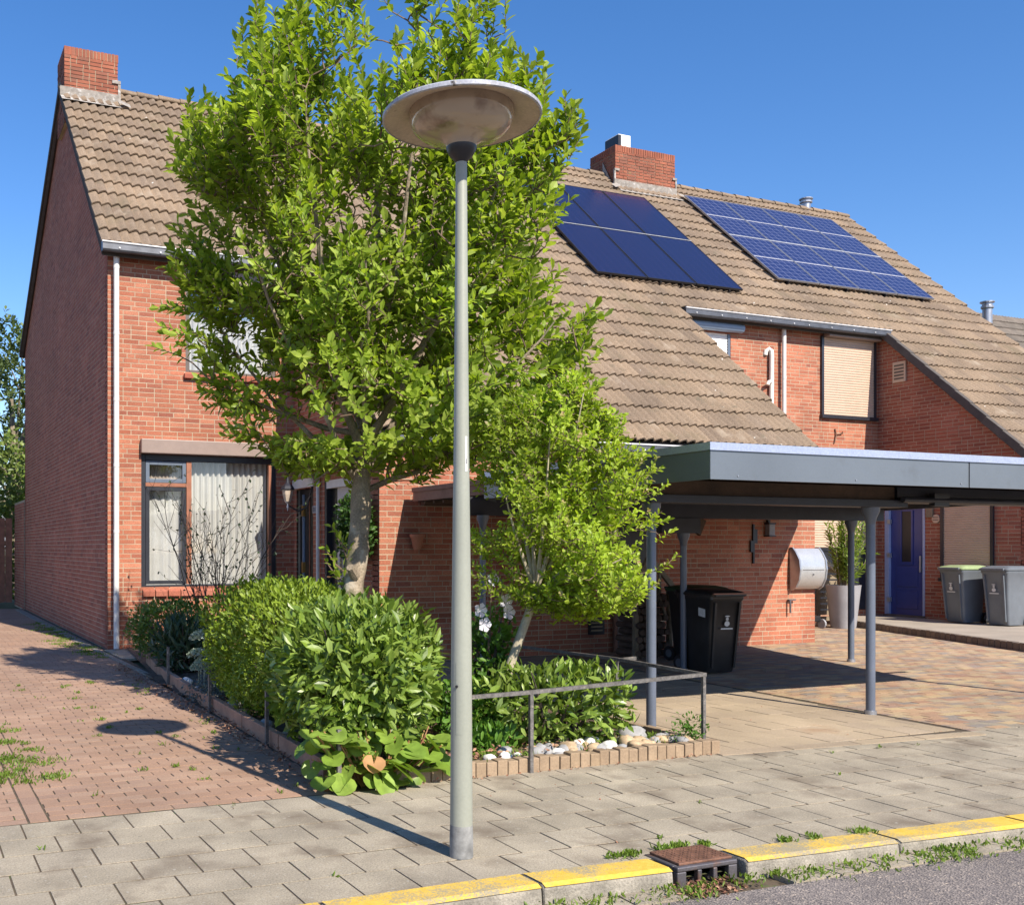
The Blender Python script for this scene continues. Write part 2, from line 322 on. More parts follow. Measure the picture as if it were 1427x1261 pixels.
def special_mats():
    # worn yellow kerb paint
    m = bpy.data.materials.new('kerb_yellow_worn'); m.use_nodes = True; n, l = nodes(m); b = n['Principled BSDF']
    big = noise_node(n, l, 2.2, 4); fine = noise_node(n, l, 85, 4, rough=.7)
    s = math_node(n, l, 'ADD', math_node(n, l, 'MULTIPLY', big, .75), math_node(n, l, 'MULTIPLY', fine, .5))
    mk = mapr(n, l, s, .60, .69, 0, 1)
    y = mix_node(n, l, mapr(n, l, noise_node(n, l, 30, 4), .3, .7, 0, 1), (.58,.36,.035), (.66,.45,.075))
    c = mix_node(n, l, mk, y, (.30,.255,.17)); l.new(c, b.inputs['Base Color']); b.inputs['Roughness'].default_value = .85
    bp = n.new('ShaderNodeBump'); bp.inputs['Strength'].default_value = .5; bp.inputs['Distance'].default_value = .01
    l.new(noise_node(n, l, 120, 4), bp.inputs['Height']); l.new(bp.outputs[0], b.inputs['Normal']); M['yellow'] = m
    # asphalt
    m = bpy.data.materials.new('asphalt'); m.use_nodes = True; n, l = nodes(m); b = n['Principled BSDF']
    vo = n.new('ShaderNodeTexVoronoi'); vo.inputs['Scale'].default_value = 95
    g = n.new('ShaderNodeNewGeometry'); l.new(g.outputs['Position'], vo.inputs['Vector'])
    c = ramp_node(n, l, vo.outputs['Color'], [(0, (.10,.085,.085)), (.45, (.17,.145,.135)), (.75, (.23,.195,.175)), (1, (.42,.34,.27))])
    v = mapr(n, l, noise_node(n, l, 1.4, 4), .3, .7, .8, 1.15)
    hsv = n.new('ShaderNodeHueSaturation'); l.new(c, hsv.inputs['Color']); l.new(v, hsv.inputs['Value']); l.new(hsv.outputs[0], b.inputs['Base Color'])
    b.inputs['Roughness'].default_value = .92
    bp = n.new('ShaderNodeBump'); bp.inputs['Strength'].default_value = .6; bp.inputs['Distance'].default_value = .012
    l.new(vo.outputs['Distance'], bp.inputs['Height']); l.new(bp.outputs[0], b.inputs['Normal']); M['asphalt'] = m
    # window glass: clear sheet with fresnel reflection
    m = bpy.data.materials.new('window_glass'); m.use_nodes = True; n, l = nodes(m)
    t = n.new('ShaderNodeBsdfTransparent'); t.inputs[0].default_value = (.94,.95,.95,1)
    gl = n.new('ShaderNodeBsdfGlossy'); gl.inputs['Roughness'].default_value = .02
    fr = n.new('ShaderNodeLayerWeight'); fr.inputs[0].default_value = .5
    f2 = math_node(n, l, 'ADD', math_node(n, l, 'MULTIPLY', math_node(n, l, 'POWER', fr.outputs['Facing'], 3.0), .85), .06, True)
    mx = n.new('ShaderNodeMixShader'); l.new(f2, mx.inputs[0]); l.new(t.outputs[0], mx.inputs[1]); l.new(gl.outputs[0], mx.inputs[2])
    l.new(mx.outputs[0], n['Material Output'].inputs['Surface']); M['glass'] = m
    # lamp diffuser
    m = bpy.data.materials.new('lamp_diffuser'); m.use_nodes = True; n, l = nodes(m); b = n['Principled BSDF']
    mk = mapr(n, l, noise_node(n, l, 7, 4), .52, .72, 0, 1)
    c = mix_node(n, l, mk, (.42,.33,.24), (.22,.15,.105)); l.new(c, b.inputs['Base Color'])
    b.inputs['Roughness'].default_value = .16; b.inputs['Transmission Weight'].default_value = .18; b.inputs['Coat Weight'].default_value = .5
    M['diffuser'] = m
    # solar panel faces (cells laid out in the panel's own coordinates)
    def solar(name, cell, line, nx, ny, wl_):
        m = bpy.data.materials.new(name); m.use_nodes = True; n, l = nodes(m); b = n['Principled BSDF']
        t = n.new('ShaderNodeTexCoord'); s = n.new('ShaderNodeSeparateXYZ'); l.new(t.outputs['Object'], s.inputs[0])
        def lines(o, k):
            f = math_node(n, l, 'FRACT', math_node(n, l, 'MULTIPLY', o, k)); d = math_node(n, l, 'ABSOLUTE', math_node(n, l, 'SUBTRACT', f, .5))
            return math_node(n, l, 'GREATER_THAN', d, .5-wl_)
        k = math_node(n, l, 'MAXIMUM', lines(s.outputs['X'], nx), lines(s.outputs['Y'], ny))
        c = mix_node(n, l, k, cell, line); l.new(c, b.inputs['Base Color'])
        b.inputs['Roughness'].default_value = .22; b.inputs['Coat Weight'].default_value = .35; b.inputs['Coat Roughness'].default_value = .04
        return m
    M['solar_black'] = solar('solar_all_black', (.010,.0095,.038), (.02,.019,.06), 5.1, 9.8, .035)
    M['solar_grid'] = solar('solar_blue_grid', (.018,.02,.075), (.13,.14,.225), 5.04, 5.86, .04)
special_mats()

# ---------------------------------------------------------------- piece laying
CF = np.array([math.sin(PSI), math.cos(PSI), 0]); CR = np.array([math.cos(PSI), -math.sin(PSI), 0])
def in_view(p):
    """rough distance rank of a point for choosing which pieces become single objects (-1: out of the picture)"""
    q = np.array(p, float)-np.array([0, 0, 1.55]); d = q@CF
    if d < .5: return -1
    x = 450+1426.7*(q@CR)/d; y = 763-1426.7*q[2]/d
    return 1/d if -10 < x < 1440 and -10 < y < 1275 else -1
BOXV = np.array([(0,0,0),(1,0,0),(1,1,0),(0,1,0),(0,0,1),(1,0,1),(1,1,1),(0,1,1)], float)
BOXF_WALL = np.array([(0,1,5,4),(1,2,6,5),(3,0,4,7),(4,5,6,7),(0,3,2,1)])     # no back
BOXF_TOP = np.array([(4,5,6,7),(0,1,5,4),(1,2,6,5),(2,3,7,6),(3,0,4,7)])      # no bottom
UNIT = {}
def unit(kind, mat):
    key = (kind, mat.name)
    if key not in UNIT:
        F = BOXF_WALL if kind == 'wall' else BOXF_TOP
        me = fastmesh(kind+'_piece', BOXV, F); me.materials.append(mat); UNIT[key] = me
    return UNIT[key]
def lay(pieces, name, stuffname, mat, parent, kind, nmax, score=None):
    """pieces: 4x4 matrices taking the unit box to its place; the best nmax become objects, the rest one joined mesh"""
    P = np.array(pieces)
    if len(P) == 0: return
    cen = (P @ np.array([.5, .5, .5, 1]))[:, :3]
    sc = np.array([in_view(c) for c in cen]) if score is None else np.array([score(c) for c in cen])
    order = np.argsort(-sc); single = [i for i in order[:nmax] if sc[i] > 0]
    me = unit(kind, mat); pset = set(single)
    for i in single:
        o = bpy.data.objects.new(name, me); COL.objects.link(o); o.parent = parent
        if parent.name in WORLD: o.matrix_parent_inverse = Matrix.Translation(-Vector(parent.location))
        o.matrix_basis = Matrix(P[i].tolist())
    rest = [i for i in range(len(P)) if i not in pset]
    if rest:
        H = np.concatenate([BOXV, np.ones((8, 1))], 1); V = np.einsum('nij,kj->nki', P[rest], H)[:, :, :3].reshape(-1, 3)
        F0 = BOXF_WALL if kind == 'wall' else BOXF_TOP
        F = (F0[None]+8*np.arange(len(rest))[:, None, None]).reshape(-1, 4)
        meshobj(stuffname, fastmesh(stuffname, V, F), mat, parent, 'stuff')
def mat4(O, A, B, C):
    m = np.eye(4); m[:3, 0] = A; m[:3, 1] = B; m[:3, 2] = C; m[:3, 3] = O; return m
def kerb_y(x): return 4.145 if x < 2.6 else 4.145-.056*(x-2.6)
def shear(x): return 0.0 if x < 2.6 else -.056*(x-2.6)

# ---------------------------------------------------------------- ground and paving
def ground():
    MB().add([(-400,3.95,-.06),(400,3.95,-.06),(400,600,-.06),(-400,600,-.06)], [(0,1,2,3)]).build('ground', M['ground'], kind='structure')
    road = MB(); xs = [-300,-40,0,2.6,3.4,5,6.5,12,40,300]
    zz = lambda x: -.082+.012*max(0, min(3.5, x-3.0))
    vs = []; fs = []
    for x in xs: vs += [(x, kerb_y(max(-5, min(20, x)))-.37, zz(x)), (x, -260, zz(x)-.0)]
    for i in range(len(xs)-1): fs.append((2*i, 2*i+1, 2*i+3, 2*i+2))
    road.add(vs, fs).build('road', M['asphalt'], kind='structure')
    # pavement: bed, then slabs one by one
    bed = MB(); xs = [-40,-5,2.6,9,16,40]; vs = []; fs = []
    for x in xs: vs += [(x, kerb_y(x)-.02, -.0032), (x, 6.02 if x < 6 else 6.02+shear(x)*.45, -.0032)]
    for i in range(len(xs)-1): fs.append((2*i, 2*i+2, 2*i+3, 2*i+1))
    bed = bed.add(vs, fs).build('pavement', M['joint'], kind='structure')
    W, D, J = .2875, .3, .010; P = []
    for r in range(-2, 6):
        y1 = 5.945-r*D; y0 = y1-D; off = (r % 2)*W*.5+.05
        for k in range(-22, 56):
            x0 = off+k*W
            ys = shear(x0+W/2)
            a = y0+ys; b = y1+ys
            if (r == -1 and x0 < 3.0) or (r == -2 and x0 < 8.4): continue
            dz = random.uniform(-.0009, .0012); sl = shear(x0+W)-shear(x0); tx = random.uniform(-.0012, .0012); ty = random.uniform(-.0012, .0012)
            P.append(mat4((x0+J/2, a+.007, -.045+dz), (W-J, sl, tx), (0, b-a-.014, ty), (0, 0, .045)))
    lay(P, 'slab', 'slabs_beyond', M['slab'], bed, 'top', 300)
    # alley of clinkers
    al = MB().add([(-8,5.95,-.0042),(2.9,5.95,-.0042),(2.95,27,-.0042),(-8,27,-.0042)], [(0,1,2,3)]).build('alley', M['joint'], kind='structure')
    P = []; bw, bd, J = .205, .105, .009; r = 0; y = 5.965
    while y < 27:
        x = .79+(r % 2)*bw*.5-bw*.5+random.uniform(-.012, .012)
        xe = 2.62+.022*(y-6) if y < 15.6 else 2.86
        while x < xe:
            x1 = min(x+bw, xe); x0 = max(x, .79)
            if x1-x0 > .03:
                P.append(mat4((x0+J/2, y+J/2, -.045+random.uniform(-.002, .002)), (x1-x0-J, random.uniform(-.004,.004), random.uniform(-.0015,.0015)), (0, bd-J, random.uniform(-.0015,.0015)), (0, 0, .045)))
            x += bw
        # bordering header course and the older darker strip on its far side
        x = -4.0+(r % 2)*bw*.5
        while x < .63:
            P.append(mat4((x, y+J/2, -.047+random.uniform(-.002, .002)), (min(x+bw, .678)-x-J, 0, 0), (0, bd-J, 0), (0, 0, .045)))
            x += bw
        y += bd; r += 1
    y = 5.97
    while y < 27:
        P.append(mat4((.682, y, -.044), (.1, 0, 0), (0, .2, 0), (0, 0, .045))); y += .207
    lay(P, 'clinker', 'clinkers_beyond', M['clinker'], al, 'top', 300)
    # narrow pale kerb strip along the gable
    k = MB().box(2.66, 2.80, 15.8, 26.6, -.02, .012); y = 12.3
    k.bar((2.80,12.0,-.01), (2.74,15.8,-.01), .07, .05).build('gable_strip', M['kerb'], kind='structure')
    mv = MB().box(2.86, 3.3, 14.25, 15.6, -.03, .006).build('corner_slab', M['slab'], kind='structure')
    # driveway of square slabs
    dr = MB().add([(5.66,5.92,-.0055),(8.35,5.78,-.0055),(8.75,12.42,-.0055),(5.66,12.42,-.0055)], [(0,1,2,3)]).build('driveway', M['joint'], kind='structure')
    P = []; S, J = .3, .006
    for r in range(22):
        y = 6.0+r*S
        for c in range(11):
            x = 5.66+c*S+(r % 2)*S*.5
            xe = 8.30+.066*(y-5.8); x1 = min(x+S, xe)
            if x1-x < .06 or y+S > 12.45: continue
            P.append(mat4((x+J/2, y+J/2, -.045+random.uniform(-.0015,.0015)), (x1-x-J, 0, random.uniform(-.0015,.0015)), (0, S-J, random.uniform(-.0015,.0015)), (0, 0, .046)))
    lay(P, 'drive_slab', 'drive_slabs_beyond', M['drive_slab'], dr, 'top', 300)
    st = MB()
    for k in range(4): st.bar((5.68+k*.665, 5.985-k*.045, -.02), (5.68+(k+1)*.665-.012, 5.985-(k+1)*.045, -.02), .13, .05)
    st.build('driveway_edge_strip', M['drive_slab'], kind='structure')
    # coloured clinker court
    ct = MB().add([(8.36,5.76,-.0065),(17.9,5.3,-.0065),(17.9,15.7,-.0065),(8.9,15.7,-.0065)], [(0,1,2,3)]).build('clinker_court', M['joint'], kind='structure')
    P = []; bw, bd, J = .21, .105, .006; r = 0; y = 5.80
    while y < 15.6:
        x = 8.36+.066*(y-5.8)-(r % 2)*bw*.5; xl = 8.38+.066*(y-5.8)
        xe = 14.9+(y-8.4)*.4 if y > 8.4 else 14.9
        while x < xe:
            x0 = max(x, xl)
            if x+bw-x0 > .04 and y > 5.80-.05*(x-8.4)*0:
                P.append(mat4((x0+J/2, y+J/2, -.045+random.uniform(-.0015,.0015)), (x+bw-x0-J, 0, 0), (0, bd-J, 0), (0, 0, .045)))
            x += bw
        y += bd; r += 1
    lay(P, 'court_clinker', 'court_clinkers_beyond', M['cobble'], ct, 'top', 300)
    # raised terrace with edging blocks
    edge = [(17.75,15.63),(17.03,13.77),(15.6,10.19),(14.75,8.0)]
    te = MB().prism(edge+[(24.5,8.0),(24.5,15.63)], -.05, .115).build('terrace', M['terrace'], kind='structure')
    P = []
    for (a, b) in zip(edge[:-1], edge[1:]):
        a = Vector((*a, 0)); b = Vector((*b, 0)); d = (b-a).normalized(); L = (b-a).length; n = int(L/.135); s = L/n
        nrm = Vector((-d.y, d.x, 0))
        if nrm.x > 0: nrm = -nrm
        for k in range(n):
            o = a+d*(k*s)
            dd = d; w = -nrm if dd.cross(-nrm).z > 0 else nrm
            o = o+nrm*.06 if (w+nrm).length < .1 else o-nrm*.04
            P.append(mat4((o.x, o.y, -.03+random.uniform(-.004,.004)), tuple(d*(s-.012)), tuple(w*.1), (0,0,.15)))
    lay(P, 'edging_block', 'edging_blocks_beyond', M['edge_block'], te, 'top', 300)
ground()

def kerb():
    k = thing('kerb', (2.4, 4.0, 0), 'grey concrete kerb with worn yellow painted top along the road', 'kerb')
    joints = [-6.4,-5.4,-4.4,-3.4,-2.4,-1.4,-.3,.7,1.69,2.72,3.44,3.87,4.87,5.86,6.85,7.85,8.85,9.85,10.85,11.85]
    for a, b in zip(joints[:-1], joints[1:]):
        if a == 3.44: continue
        ya, yb = kerb_y(a), kerb_y(b); g = .005; w = .205
        m = MB(); vs = []
        for x, y in ((a+g, ya), (b-g, yb)):
            vs += [(x, y-.012, -.2), (x, y-.012, .004), (x, y-w+.03, .006), (x, y-w+.008, -.006), (x, y-w-.012, -.2)]
        m.add(vs, [(0,1,6,5),(1,2,7,6),(2,3,8,7),(3,4,9,8),(0,4,3,2,1),(5,6,7,8,9)])
        s = m.build('kerb_stone', M['kerb'], k, bevel=.012)
        p = MB(); vs = []
        for x, y in ((a+g+.006, ya), (b-g-.006, yb)): vs += [(x, y-.016, .0085), (x, y-w+.034, .0105)]
        p.add(vs, [(0,1,3,2)]); o_ = len(p.v); q_ = []
        for x, y in ((a+g+.006, ya), (b-g-.006, yb)): q_ += [(x, y-w+.034, .0105), (x, y-w+.004, -.002)]
        p.add(q_, [(0,1,3,2)])
        if a > .6: p.build('yellow_paint', M['yellow'], s)
    # gutter stones between kerb and asphalt
    g = thing('gutter', (2.4, 3.8, 0), 'flat grey gutter stones between yellow kerb and asphalt', 'gutter')
    zz = lambda x: -.082+.012*max(0, min(3.5, x-3.0)); x = -5.0
    while x < 12:
        L = .3; y = kerb_y(x)-.215; y2 = kerb_y(x+L)-.215
        if not (3.36 < x+.15 < 3.95):
            MB().add([(x+.006,y,zz(x)+.006),(x+L-.006,y2,zz(x+L)+.006),(x+L-.006,y2-.14,zz(x+L)+.004),(x+.006,y-.14,zz(x)+.004),
                  (x+.006,y,-.2),(x+L-.006,y2,-.2),(x+L-.006,y2-.14,-.2),(x+.006,y-.14,-.2)],
                 [(0,3,2,1),(0,1,5,4),(1,2,6,5),(2,3,7,6),(3,0,4,7)]).build('gutter_stone', M['slab'], g)
        x += L
    MB().box(-5.0, 9, 3.40, 4.02, -.25, -.092).build('bedding', M['joint'], g)
kerb()

def drain():
    d = thing('storm_drain', (3.655, 4.03, -.1), 'rusty cast iron kerb drain with three inlet openings', 'drain')
    x0, x1, yb, yf = 3.47, 3.845, 4.155, 3.945
    b = MB(); zt = .018
    b.box(x0, x0+.03, yf, yb, -.16, zt-.012); b.box(x1-.03, x1, yf, yb, -.16, zt-.012); b.box(x0+.03, x1-.03, yb-.03, yb, -.16, zt-.012)
    # face with three openings
    w = (x1-x0); op = [(x0+.055+.0+i*.097, x0+.055+.072+i*.097) for i in range(3)]
    yfa, yfb = yf-.035, yf+.0
    b.box(x0, x1, yfa, yfb, -.018, zt-.012); b.box(x0, op[0][0], yfa+.001, yfb-.001, -.12, -.018)
    b.box(op[2][1], x1, yfa+.001, yfb-.001, -.12, -.018)
    for i in range(2): b.box(op[i][1], op[i+1][0], yfa+.001, yfb-.001, -.12, -.018)
    b.build('drain_frame', M['iron'], d, bevel=.006)
    MB().box(x0+.031, x1-.031, yf+.03, yb-.031, -.19, -.06).build('pit', M['black'], d)
    MB().box(x0+.028, x1-.012, yf-.012, yb-.008, zt-.012, zt).build('drain_cover', M['rust'], d, bevel=.003)
    st = MB()
    for i in range(12):
        for j in range(7):
            cx = x0+.05+i*.0265; cy = yf+.012+j*.027
            st.bar((cx-.008, cy-.004*(-1)**(i+j), zt+.001), (cx+.008, cy+.004*(-1)**(i+j), zt+.001), .006, .005)
    st.build('tread_studs', M['rust'], d)
    for i in range(4):
        xx = x0+.09+i*.07
        MB().tube([(xx, yf-.02, -.075), (xx+.01, yf-.16, -.088)], .0095, 6).build('grate_bar', M['rust'], d)
drain()

# ---------------------------------------------------------------- houses
YA, YG, XG, XC = 15.643, 12.408, 5.95, 19.26
SLOPE = .94; ROOF = lambda y: 6.1+SLOPE*(y-15.41)
COURSE, BL, JT = .073, .242, .0115
def brickwall(house, N, plane, u0, u1, top, openings=(), nmax=0, mat='brick', seed=1, thick=.22, breaks=(), bricks=True, name='wall'):
    """vertical brick wall: u runs along Z x N; solid mortar body plus every brick standing 5 mm proud of it"""
    rnd = random.Random(seed); N = Vector(N); U = Vector((0,0,1)).cross(N); base = N*plane*(1 if (N.x+N.y) > 0 else -1)
    if N.x+N.y < 0: base = Vector((-N.x*plane, -N.y*plane, 0))
    ub = sorted({u0, u1, *[o[0] for o in openings], *[o[1] for o in openings], *[b for b in breaks if u0 < b < u1]})
    m = MB()
    P = lambda u, z, n=0.0: tuple(base+U*u+Vector((0,0,z))+N*n)
    for a, b in zip(ub[:-1], ub[1:]):
        ops = sorted([(o[2], o[3]) for o in openings if o[0] <= a+1e-6 and o[1] >= b-1e-6]); z = -.03; segs = []
        for o in ops:
            if o[0] > z+1e-4: segs.append((z, o[0], False))
            z = o[1]
        segs.append((z, None, True))
        for z0, z1, last in segs:
            ta, tb = (top(a), top(b)) if last else (z1, z1)
            vs = [P(a,z0),P(b,z0),P(b,tb),P(a,ta),P(a,z0,-thick),P(b,z0,-thick),P(b,tb,-thick),P(a,ta,-thick)]
            m.add(vs, [(0,1,2,3),(5,4,7,6),(0,4,5,1),(1,5,6,2),(2,6,7,3),(3,7,4,0)])
    w = m.build(name, M['mortar'], house)
    if not bricks: return w
    pcs = []; nrow = int(12/COURSE)
    for r in range(nrow):
        z0 = r*COURSE+.004; z1 = z0+COURSE-JT
        iv = [(u0, u1)]
        for o in openings:
            if o[3] > z0+.03 and o[2] < z1-.03:
                nv = []
                for a, b in iv:
                    if o[0] > a: nv.append((a, min(b, o[0])))
                    if o[1] < b: nv.append((max(a, o[1]), b))
                iv = [q for q in nv if q[1]-q[0] > .02]
        # clip by the sloping top
        out = []
        for a, b in iv:
            n = max(2, int((b-a)/.02)); us = np.linspace(a, b, n); ok = np.array([top(u) >= z1+.004 for u in us])
            if not ok.any(): continue
            i = np.where(ok)[0]; out.append((us[i[0]], us[i[-1]]))
        for a, b in out:
            u = a; first = True; off = (r % 2)*BL*.5+rnd.choice((0, 0, BL*.25))
            while u < b-.02:
                L = BL if rnd.random() > .17 else BL*.5
                if first: L = max(.06, BL-off if off < BL*.8 else BL*.5); first = False
                e = min(u+L, b)
                if b-e < .05: e = b
                g = JT if e < b else 0
                pr = .0022+rnd.uniform(-.0008, .001)
                O = base+U*u+Vector((0,0,z0+rnd.uniform(-.001,.001)))+N*pr
                pcs.append(mat4(tuple(O), tuple(U*(e-u-g)), tuple(-N*.03), (0,0,z1-z0)))
                u = e
    if pcs: lay(pcs, 'brick', 'brickwork', M[mat], w, 'wall', nmax)
    return w

def tile_mesh():
    n = 15; xs = np.linspace(0, 1, n); V = []; F = []
    def h(t):
        t = (t*2) % 1.0
        return .046*(math.sin(math.pi*min(1, t/.72)*.5)**1.3 if t < .72 else math.cos(math.pi*.5*(t-.72)/.28)**1.2)
    hs = [h(min(x, .9999)) for x in xs]; hs[0] = 0; hs[-1] = .004
    for j, (y, zo) in enumerate(((0., .030), (1.1, -.012))):
        for x, q in zip(xs, hs): V.append((x, y, q+zo))
    for x, q in zip(xs, hs): V.append((x, .0, q+.030-.026))
    for i in range(n-1):
        F.append((i, i+1, n+i+1, n+i)); F.append((2*n+i, 2*n+i+1, i+1, i))
    # side edges
    V += [(1, 0, -.02), (1, 1.1, -.05), (0, 0, -.02), (0, 1.1, -.05)]
    k = 3*n; F += [(n-1, k, k+1, 2*n-1), (0, n, k+3, k+2)]
    return np.array(V), np.array(F)
TV, TF = tile_mesh()
def roof_tiles(parent, regions, nmax, mat='tile', slope=SLOPE, y_ref=15.41, z_ref=6.1, dirn=1, seed=3):
    rnd = random.Random(seed); ct = 1/math.sqrt(1+slope*slope); S = np.array([0, dirn*ct, slope*ct]); Nn = np.array([0, -dirn*slope*ct, ct])
    me = fastmesh('roof_tile', TV, TF); me.materials.append(M[mat]); mats = []
    for (x0, x1, nc, ya, yb, nr) in regions:
        w = (x1-x0)/nc; ln = abs(yb-ya)/ct/nr
        for r in range(nr):
            y = ya+dirn*r*ln*ct
            for c in range(nc):
                O = np.array([x0+c*w, y, z_ref+slope*abs(y-y_ref)*(1 if (y-y_ref)*dirn > 0 else -1)])+Nn*rnd.uniform(-.004, .004)
                X = np.array([w, rnd.uniform(-.002,.002), rnd.uniform(-.003,.003)])
                mats.append(mat4(O, X if dirn > 0 else X, S*ln, Nn))
    Pm = np.array(mats); cen = Pm[:, :3, 3]; sc = np.array([in_view(c) for c in cen]); order = np.argsort(-sc)
    single = [i for i in order[:nmax] if sc[i] > 0] if nmax else []; ps = set(single)
    for i in single:
        o = bpy.data.objects.new('roof_tile', me); COL.objects.link(o); o.parent = parent; o.matrix_basis = Matrix(Pm[i].tolist())
    rest = [i for i in range(len(Pm)) if i not in ps]
    if rest:
        H = np.concatenate([TV, np.ones((len(TV), 1))], 1); V = np.einsum('nij,kj->nki', Pm[rest], H)[:, :, :3].reshape(-1, 3)
        F = (TF[None]+len(TV)*np.arange(len(rest))[:, None, None]).reshape(-1, 4)
        meshobj('roof_tiles_beyond', fastmesh('roof_tiles_beyond', V, F), M[mat], parent, 'stuff')
def roof_deck(house, segs, rear):
    m = MB(); t = .14
    for (x0, x1, ye) in segs:
        for (ya, yb, f) in ((ye+.03, 20.0, lambda y: ROOF(y)-.055),) + (((20.0, rear[0], lambda y: 10.41-.055-(y-20)*(10.41-rear[1])/(rear[0]-20)),) if rear else ()):
            vs = [(x0,ya,f(ya)),(x1,ya,f(ya)),(x1,yb,f(yb)),(x0,yb,f(yb)),(x0,ya,f(ya)-t),(x1,ya,f(ya)-t),(x1,yb,f(yb)-t),(x0,yb,f(yb)-t)]
            m.add(vs, [(0,1,2,3),(7,6,5,4),(0,4,5,1),(1,5,6,2),(2,6,7,3),(3,7,4,0)])
    return m.build('roof', M['underlay'], house)
def ridge(roof, x0, x1):
    n = max(1, int((x1-x0)/.42)); s = (x1-x0)/n; me = None
    for k in range(n):
        if me is None:
            b = MB(); ring = lambda x, r: [(x, r*math.cos(a), -.03+r*.8*math.sin(a)) for a in np.linspace(-.2, math.pi+.2, 9)]
            b.loft([ring(0, .135), ring(s*1.02, .115)], cap=False); me = b.mesh('ridge_tile', True); me.materials.append(M['tile'])
        o = bpy.data.objects.new('ridge_tile', me); COL.objects.link(o); o.parent = roof
        o.location = (x0+k*s, 20.0, 10.42+random.uniform(-.006,.006)); o.rotation_euler = (0, random.uniform(-.012,.012), 0)
def gutter(house, x0, x1, y, z):
    g = MB(); pr = [(0,.02),(.0,-.10),(-.02,-.125),(-.10,-.125),(-.12,-.10),(-.12,.0)]
    for (ya, za), (yb, zb) in zip(pr[:-1], pr[1:]):
        g.add([(x0,y+ya,z+za),(x1,y+ya,z+za),(x1,y+yb,z+zb),(x0,y+yb,z+zb)], [(0,1,2,3)])
    for x in (x0, x1): g.add([(x,y+a,z+b) for a, b in pr], [(0,1,2,3,4,5)])
    o = g.build('gutter', M['zinc'], house)
    MB().tube([(x0-.01,y-.125,z+.003),(x1+.01,y-.125,z+.003)], .014, 8).build('gutter_lip', M['zinc_edge'], o)
    k = x0+.25
    while k < x1-.1:
        MB().tube([(k,y-.118,z-.075),(k,y-.133,z-.075)], .013, 8).build('gutter_stud', M['zinc_edge'], o); k += .62
    return o
def pipe(house, x, y, z0, z1, r=.042, mat='pvc'):
    p = MB().tube([(x,y,z0),(x,y,z1)], r, 14).build('downpipe', M[mat], house, smooth=True)
    z = z0+.75
    while z < z1-.2:
        MB().tube([(x,y,z),(x,y,z+.05)], r+.004, 14).build('pipe_joint', M[mat], p, smooth=True); z += 1.0
    return p
def chimney(house, x0, x1, y0, y1, zb, zt, nmax, seed, mat='brick_chim'):
    """a chimney stack with its soldier course on top; zb: where it leaves the roof"""
    rnd = random.Random(seed)
    c = MB().box(x0+.012, x1-.012, y0+.012, y1-.012, zb-.55, zt-.01).build('chimney', M['mortar'], house); P = []
    for face in ('f', 'l', 'r'):
        L = (x1-x0) if face == 'f' else (y1-y0)
        r = 0; z = zb-.55
        while z < zt-.16:
            u = -((r % 2)*.11)
            while u < L-.02:
                l = .235 if rnd.random() > .25 else .115; a = max(0, u); b = min(L, u+l); pr = rnd.uniform(-.004, .004)
                if b-a > .03:
                    h = .072-.014
                    if face == 'f': P.append(mat4((x0+a, y0+pr, z), (b-a-.012, 0, 0), (0, .03, 0), (0, 0, h)))
                    elif face == 'l': P.append(mat4((x0+pr, y0+b, z), (0, -(b-a-.012), 0), (.03, 0, 0), (0, 0, h)))
                    else: P.append(mat4((x1-pr, y0+a, z), (0, b-a-.012, 0), (-.03, 0, 0), (0, 0, h)))
                u += l
            z += .072; r += 1
        u = 0
        while u < L-.03:
            h = .15
            if face == 'f': P.append(mat4((x0+u, y0-.004, zt-.155), (.055, 0, 0), (0, .2, 0), (0, 0, h+rnd.uniform(-.004,.004))))
            elif face == 'l': P.append(mat4((x0-.004, y0+u+.055, zt-.155), (0, -.055, 0), (.2, 0, 0), (0, 0, h)))
            u += .068
    lay(P, 'brick', 'brickwork', M[mat], c, 'top', nmax)
    return c
def shutter(house, N, plane, u0, u1, z0, z1, mat, frame_mat, slat=.042, depth=.05, name='roller_shutter', bottom=True):
    """closed roller shutter standing on the wall face"""
    N = Vector(N); U = Vector((0,0,1)).cross(N); base = Vector((-N.x*plane, -N.y*plane, 0))
    Q = lambda u, z, n: tuple(base+U*u+N*n+Vector((0,0,z)))
    b = MB()
    def cb(ua, ub_, za, zb, na, nb): b.add([Q(ua,za,nb),Q(ub_,za,nb),Q(ub_,za,na),Q(ua,za,na),Q(ua,zb,nb),Q(ub_,zb,nb),Q(ub_,zb,na),Q(ua,zb,na)],
        [(0,3,2,1),(4,5,6,7),(0,1,5,4),(1,2,6,5),(2,3,7,6),(3,0,4,7)])
    cb(u0, u0+.06, z0, z1, .008, depth); cb(u1-.06, u1, z0, z1, .008, depth)
    if bottom: cb(u0-.02, u1+.02, z0-.07, z0, .008, depth+.03)
    root = b.build(name, M[frame_mat], house)
    s = MB(); z = z0; vs = []; fs = []; k = 0
    while z < z1-.005:
        e = min(z+slat, z1)
        prof = [(z, depth-.032), (z+.004, depth-.026), ((z+e)/2, depth-.018), (e-.004, depth-.026), (e, depth-.032)]
        for zz, nn in prof: vs += [Q(u0+.06, zz, nn), Q(u1-.06, zz, nn)]
        o = k*10
        for i in range(4): fs.append((o+2*i, o+2*i+1, o+2*i+3, o+2*i+2))
        k += 1; z = e
    s.add(vs, fs).build('shutter_slats', M[mat], root)
    return root
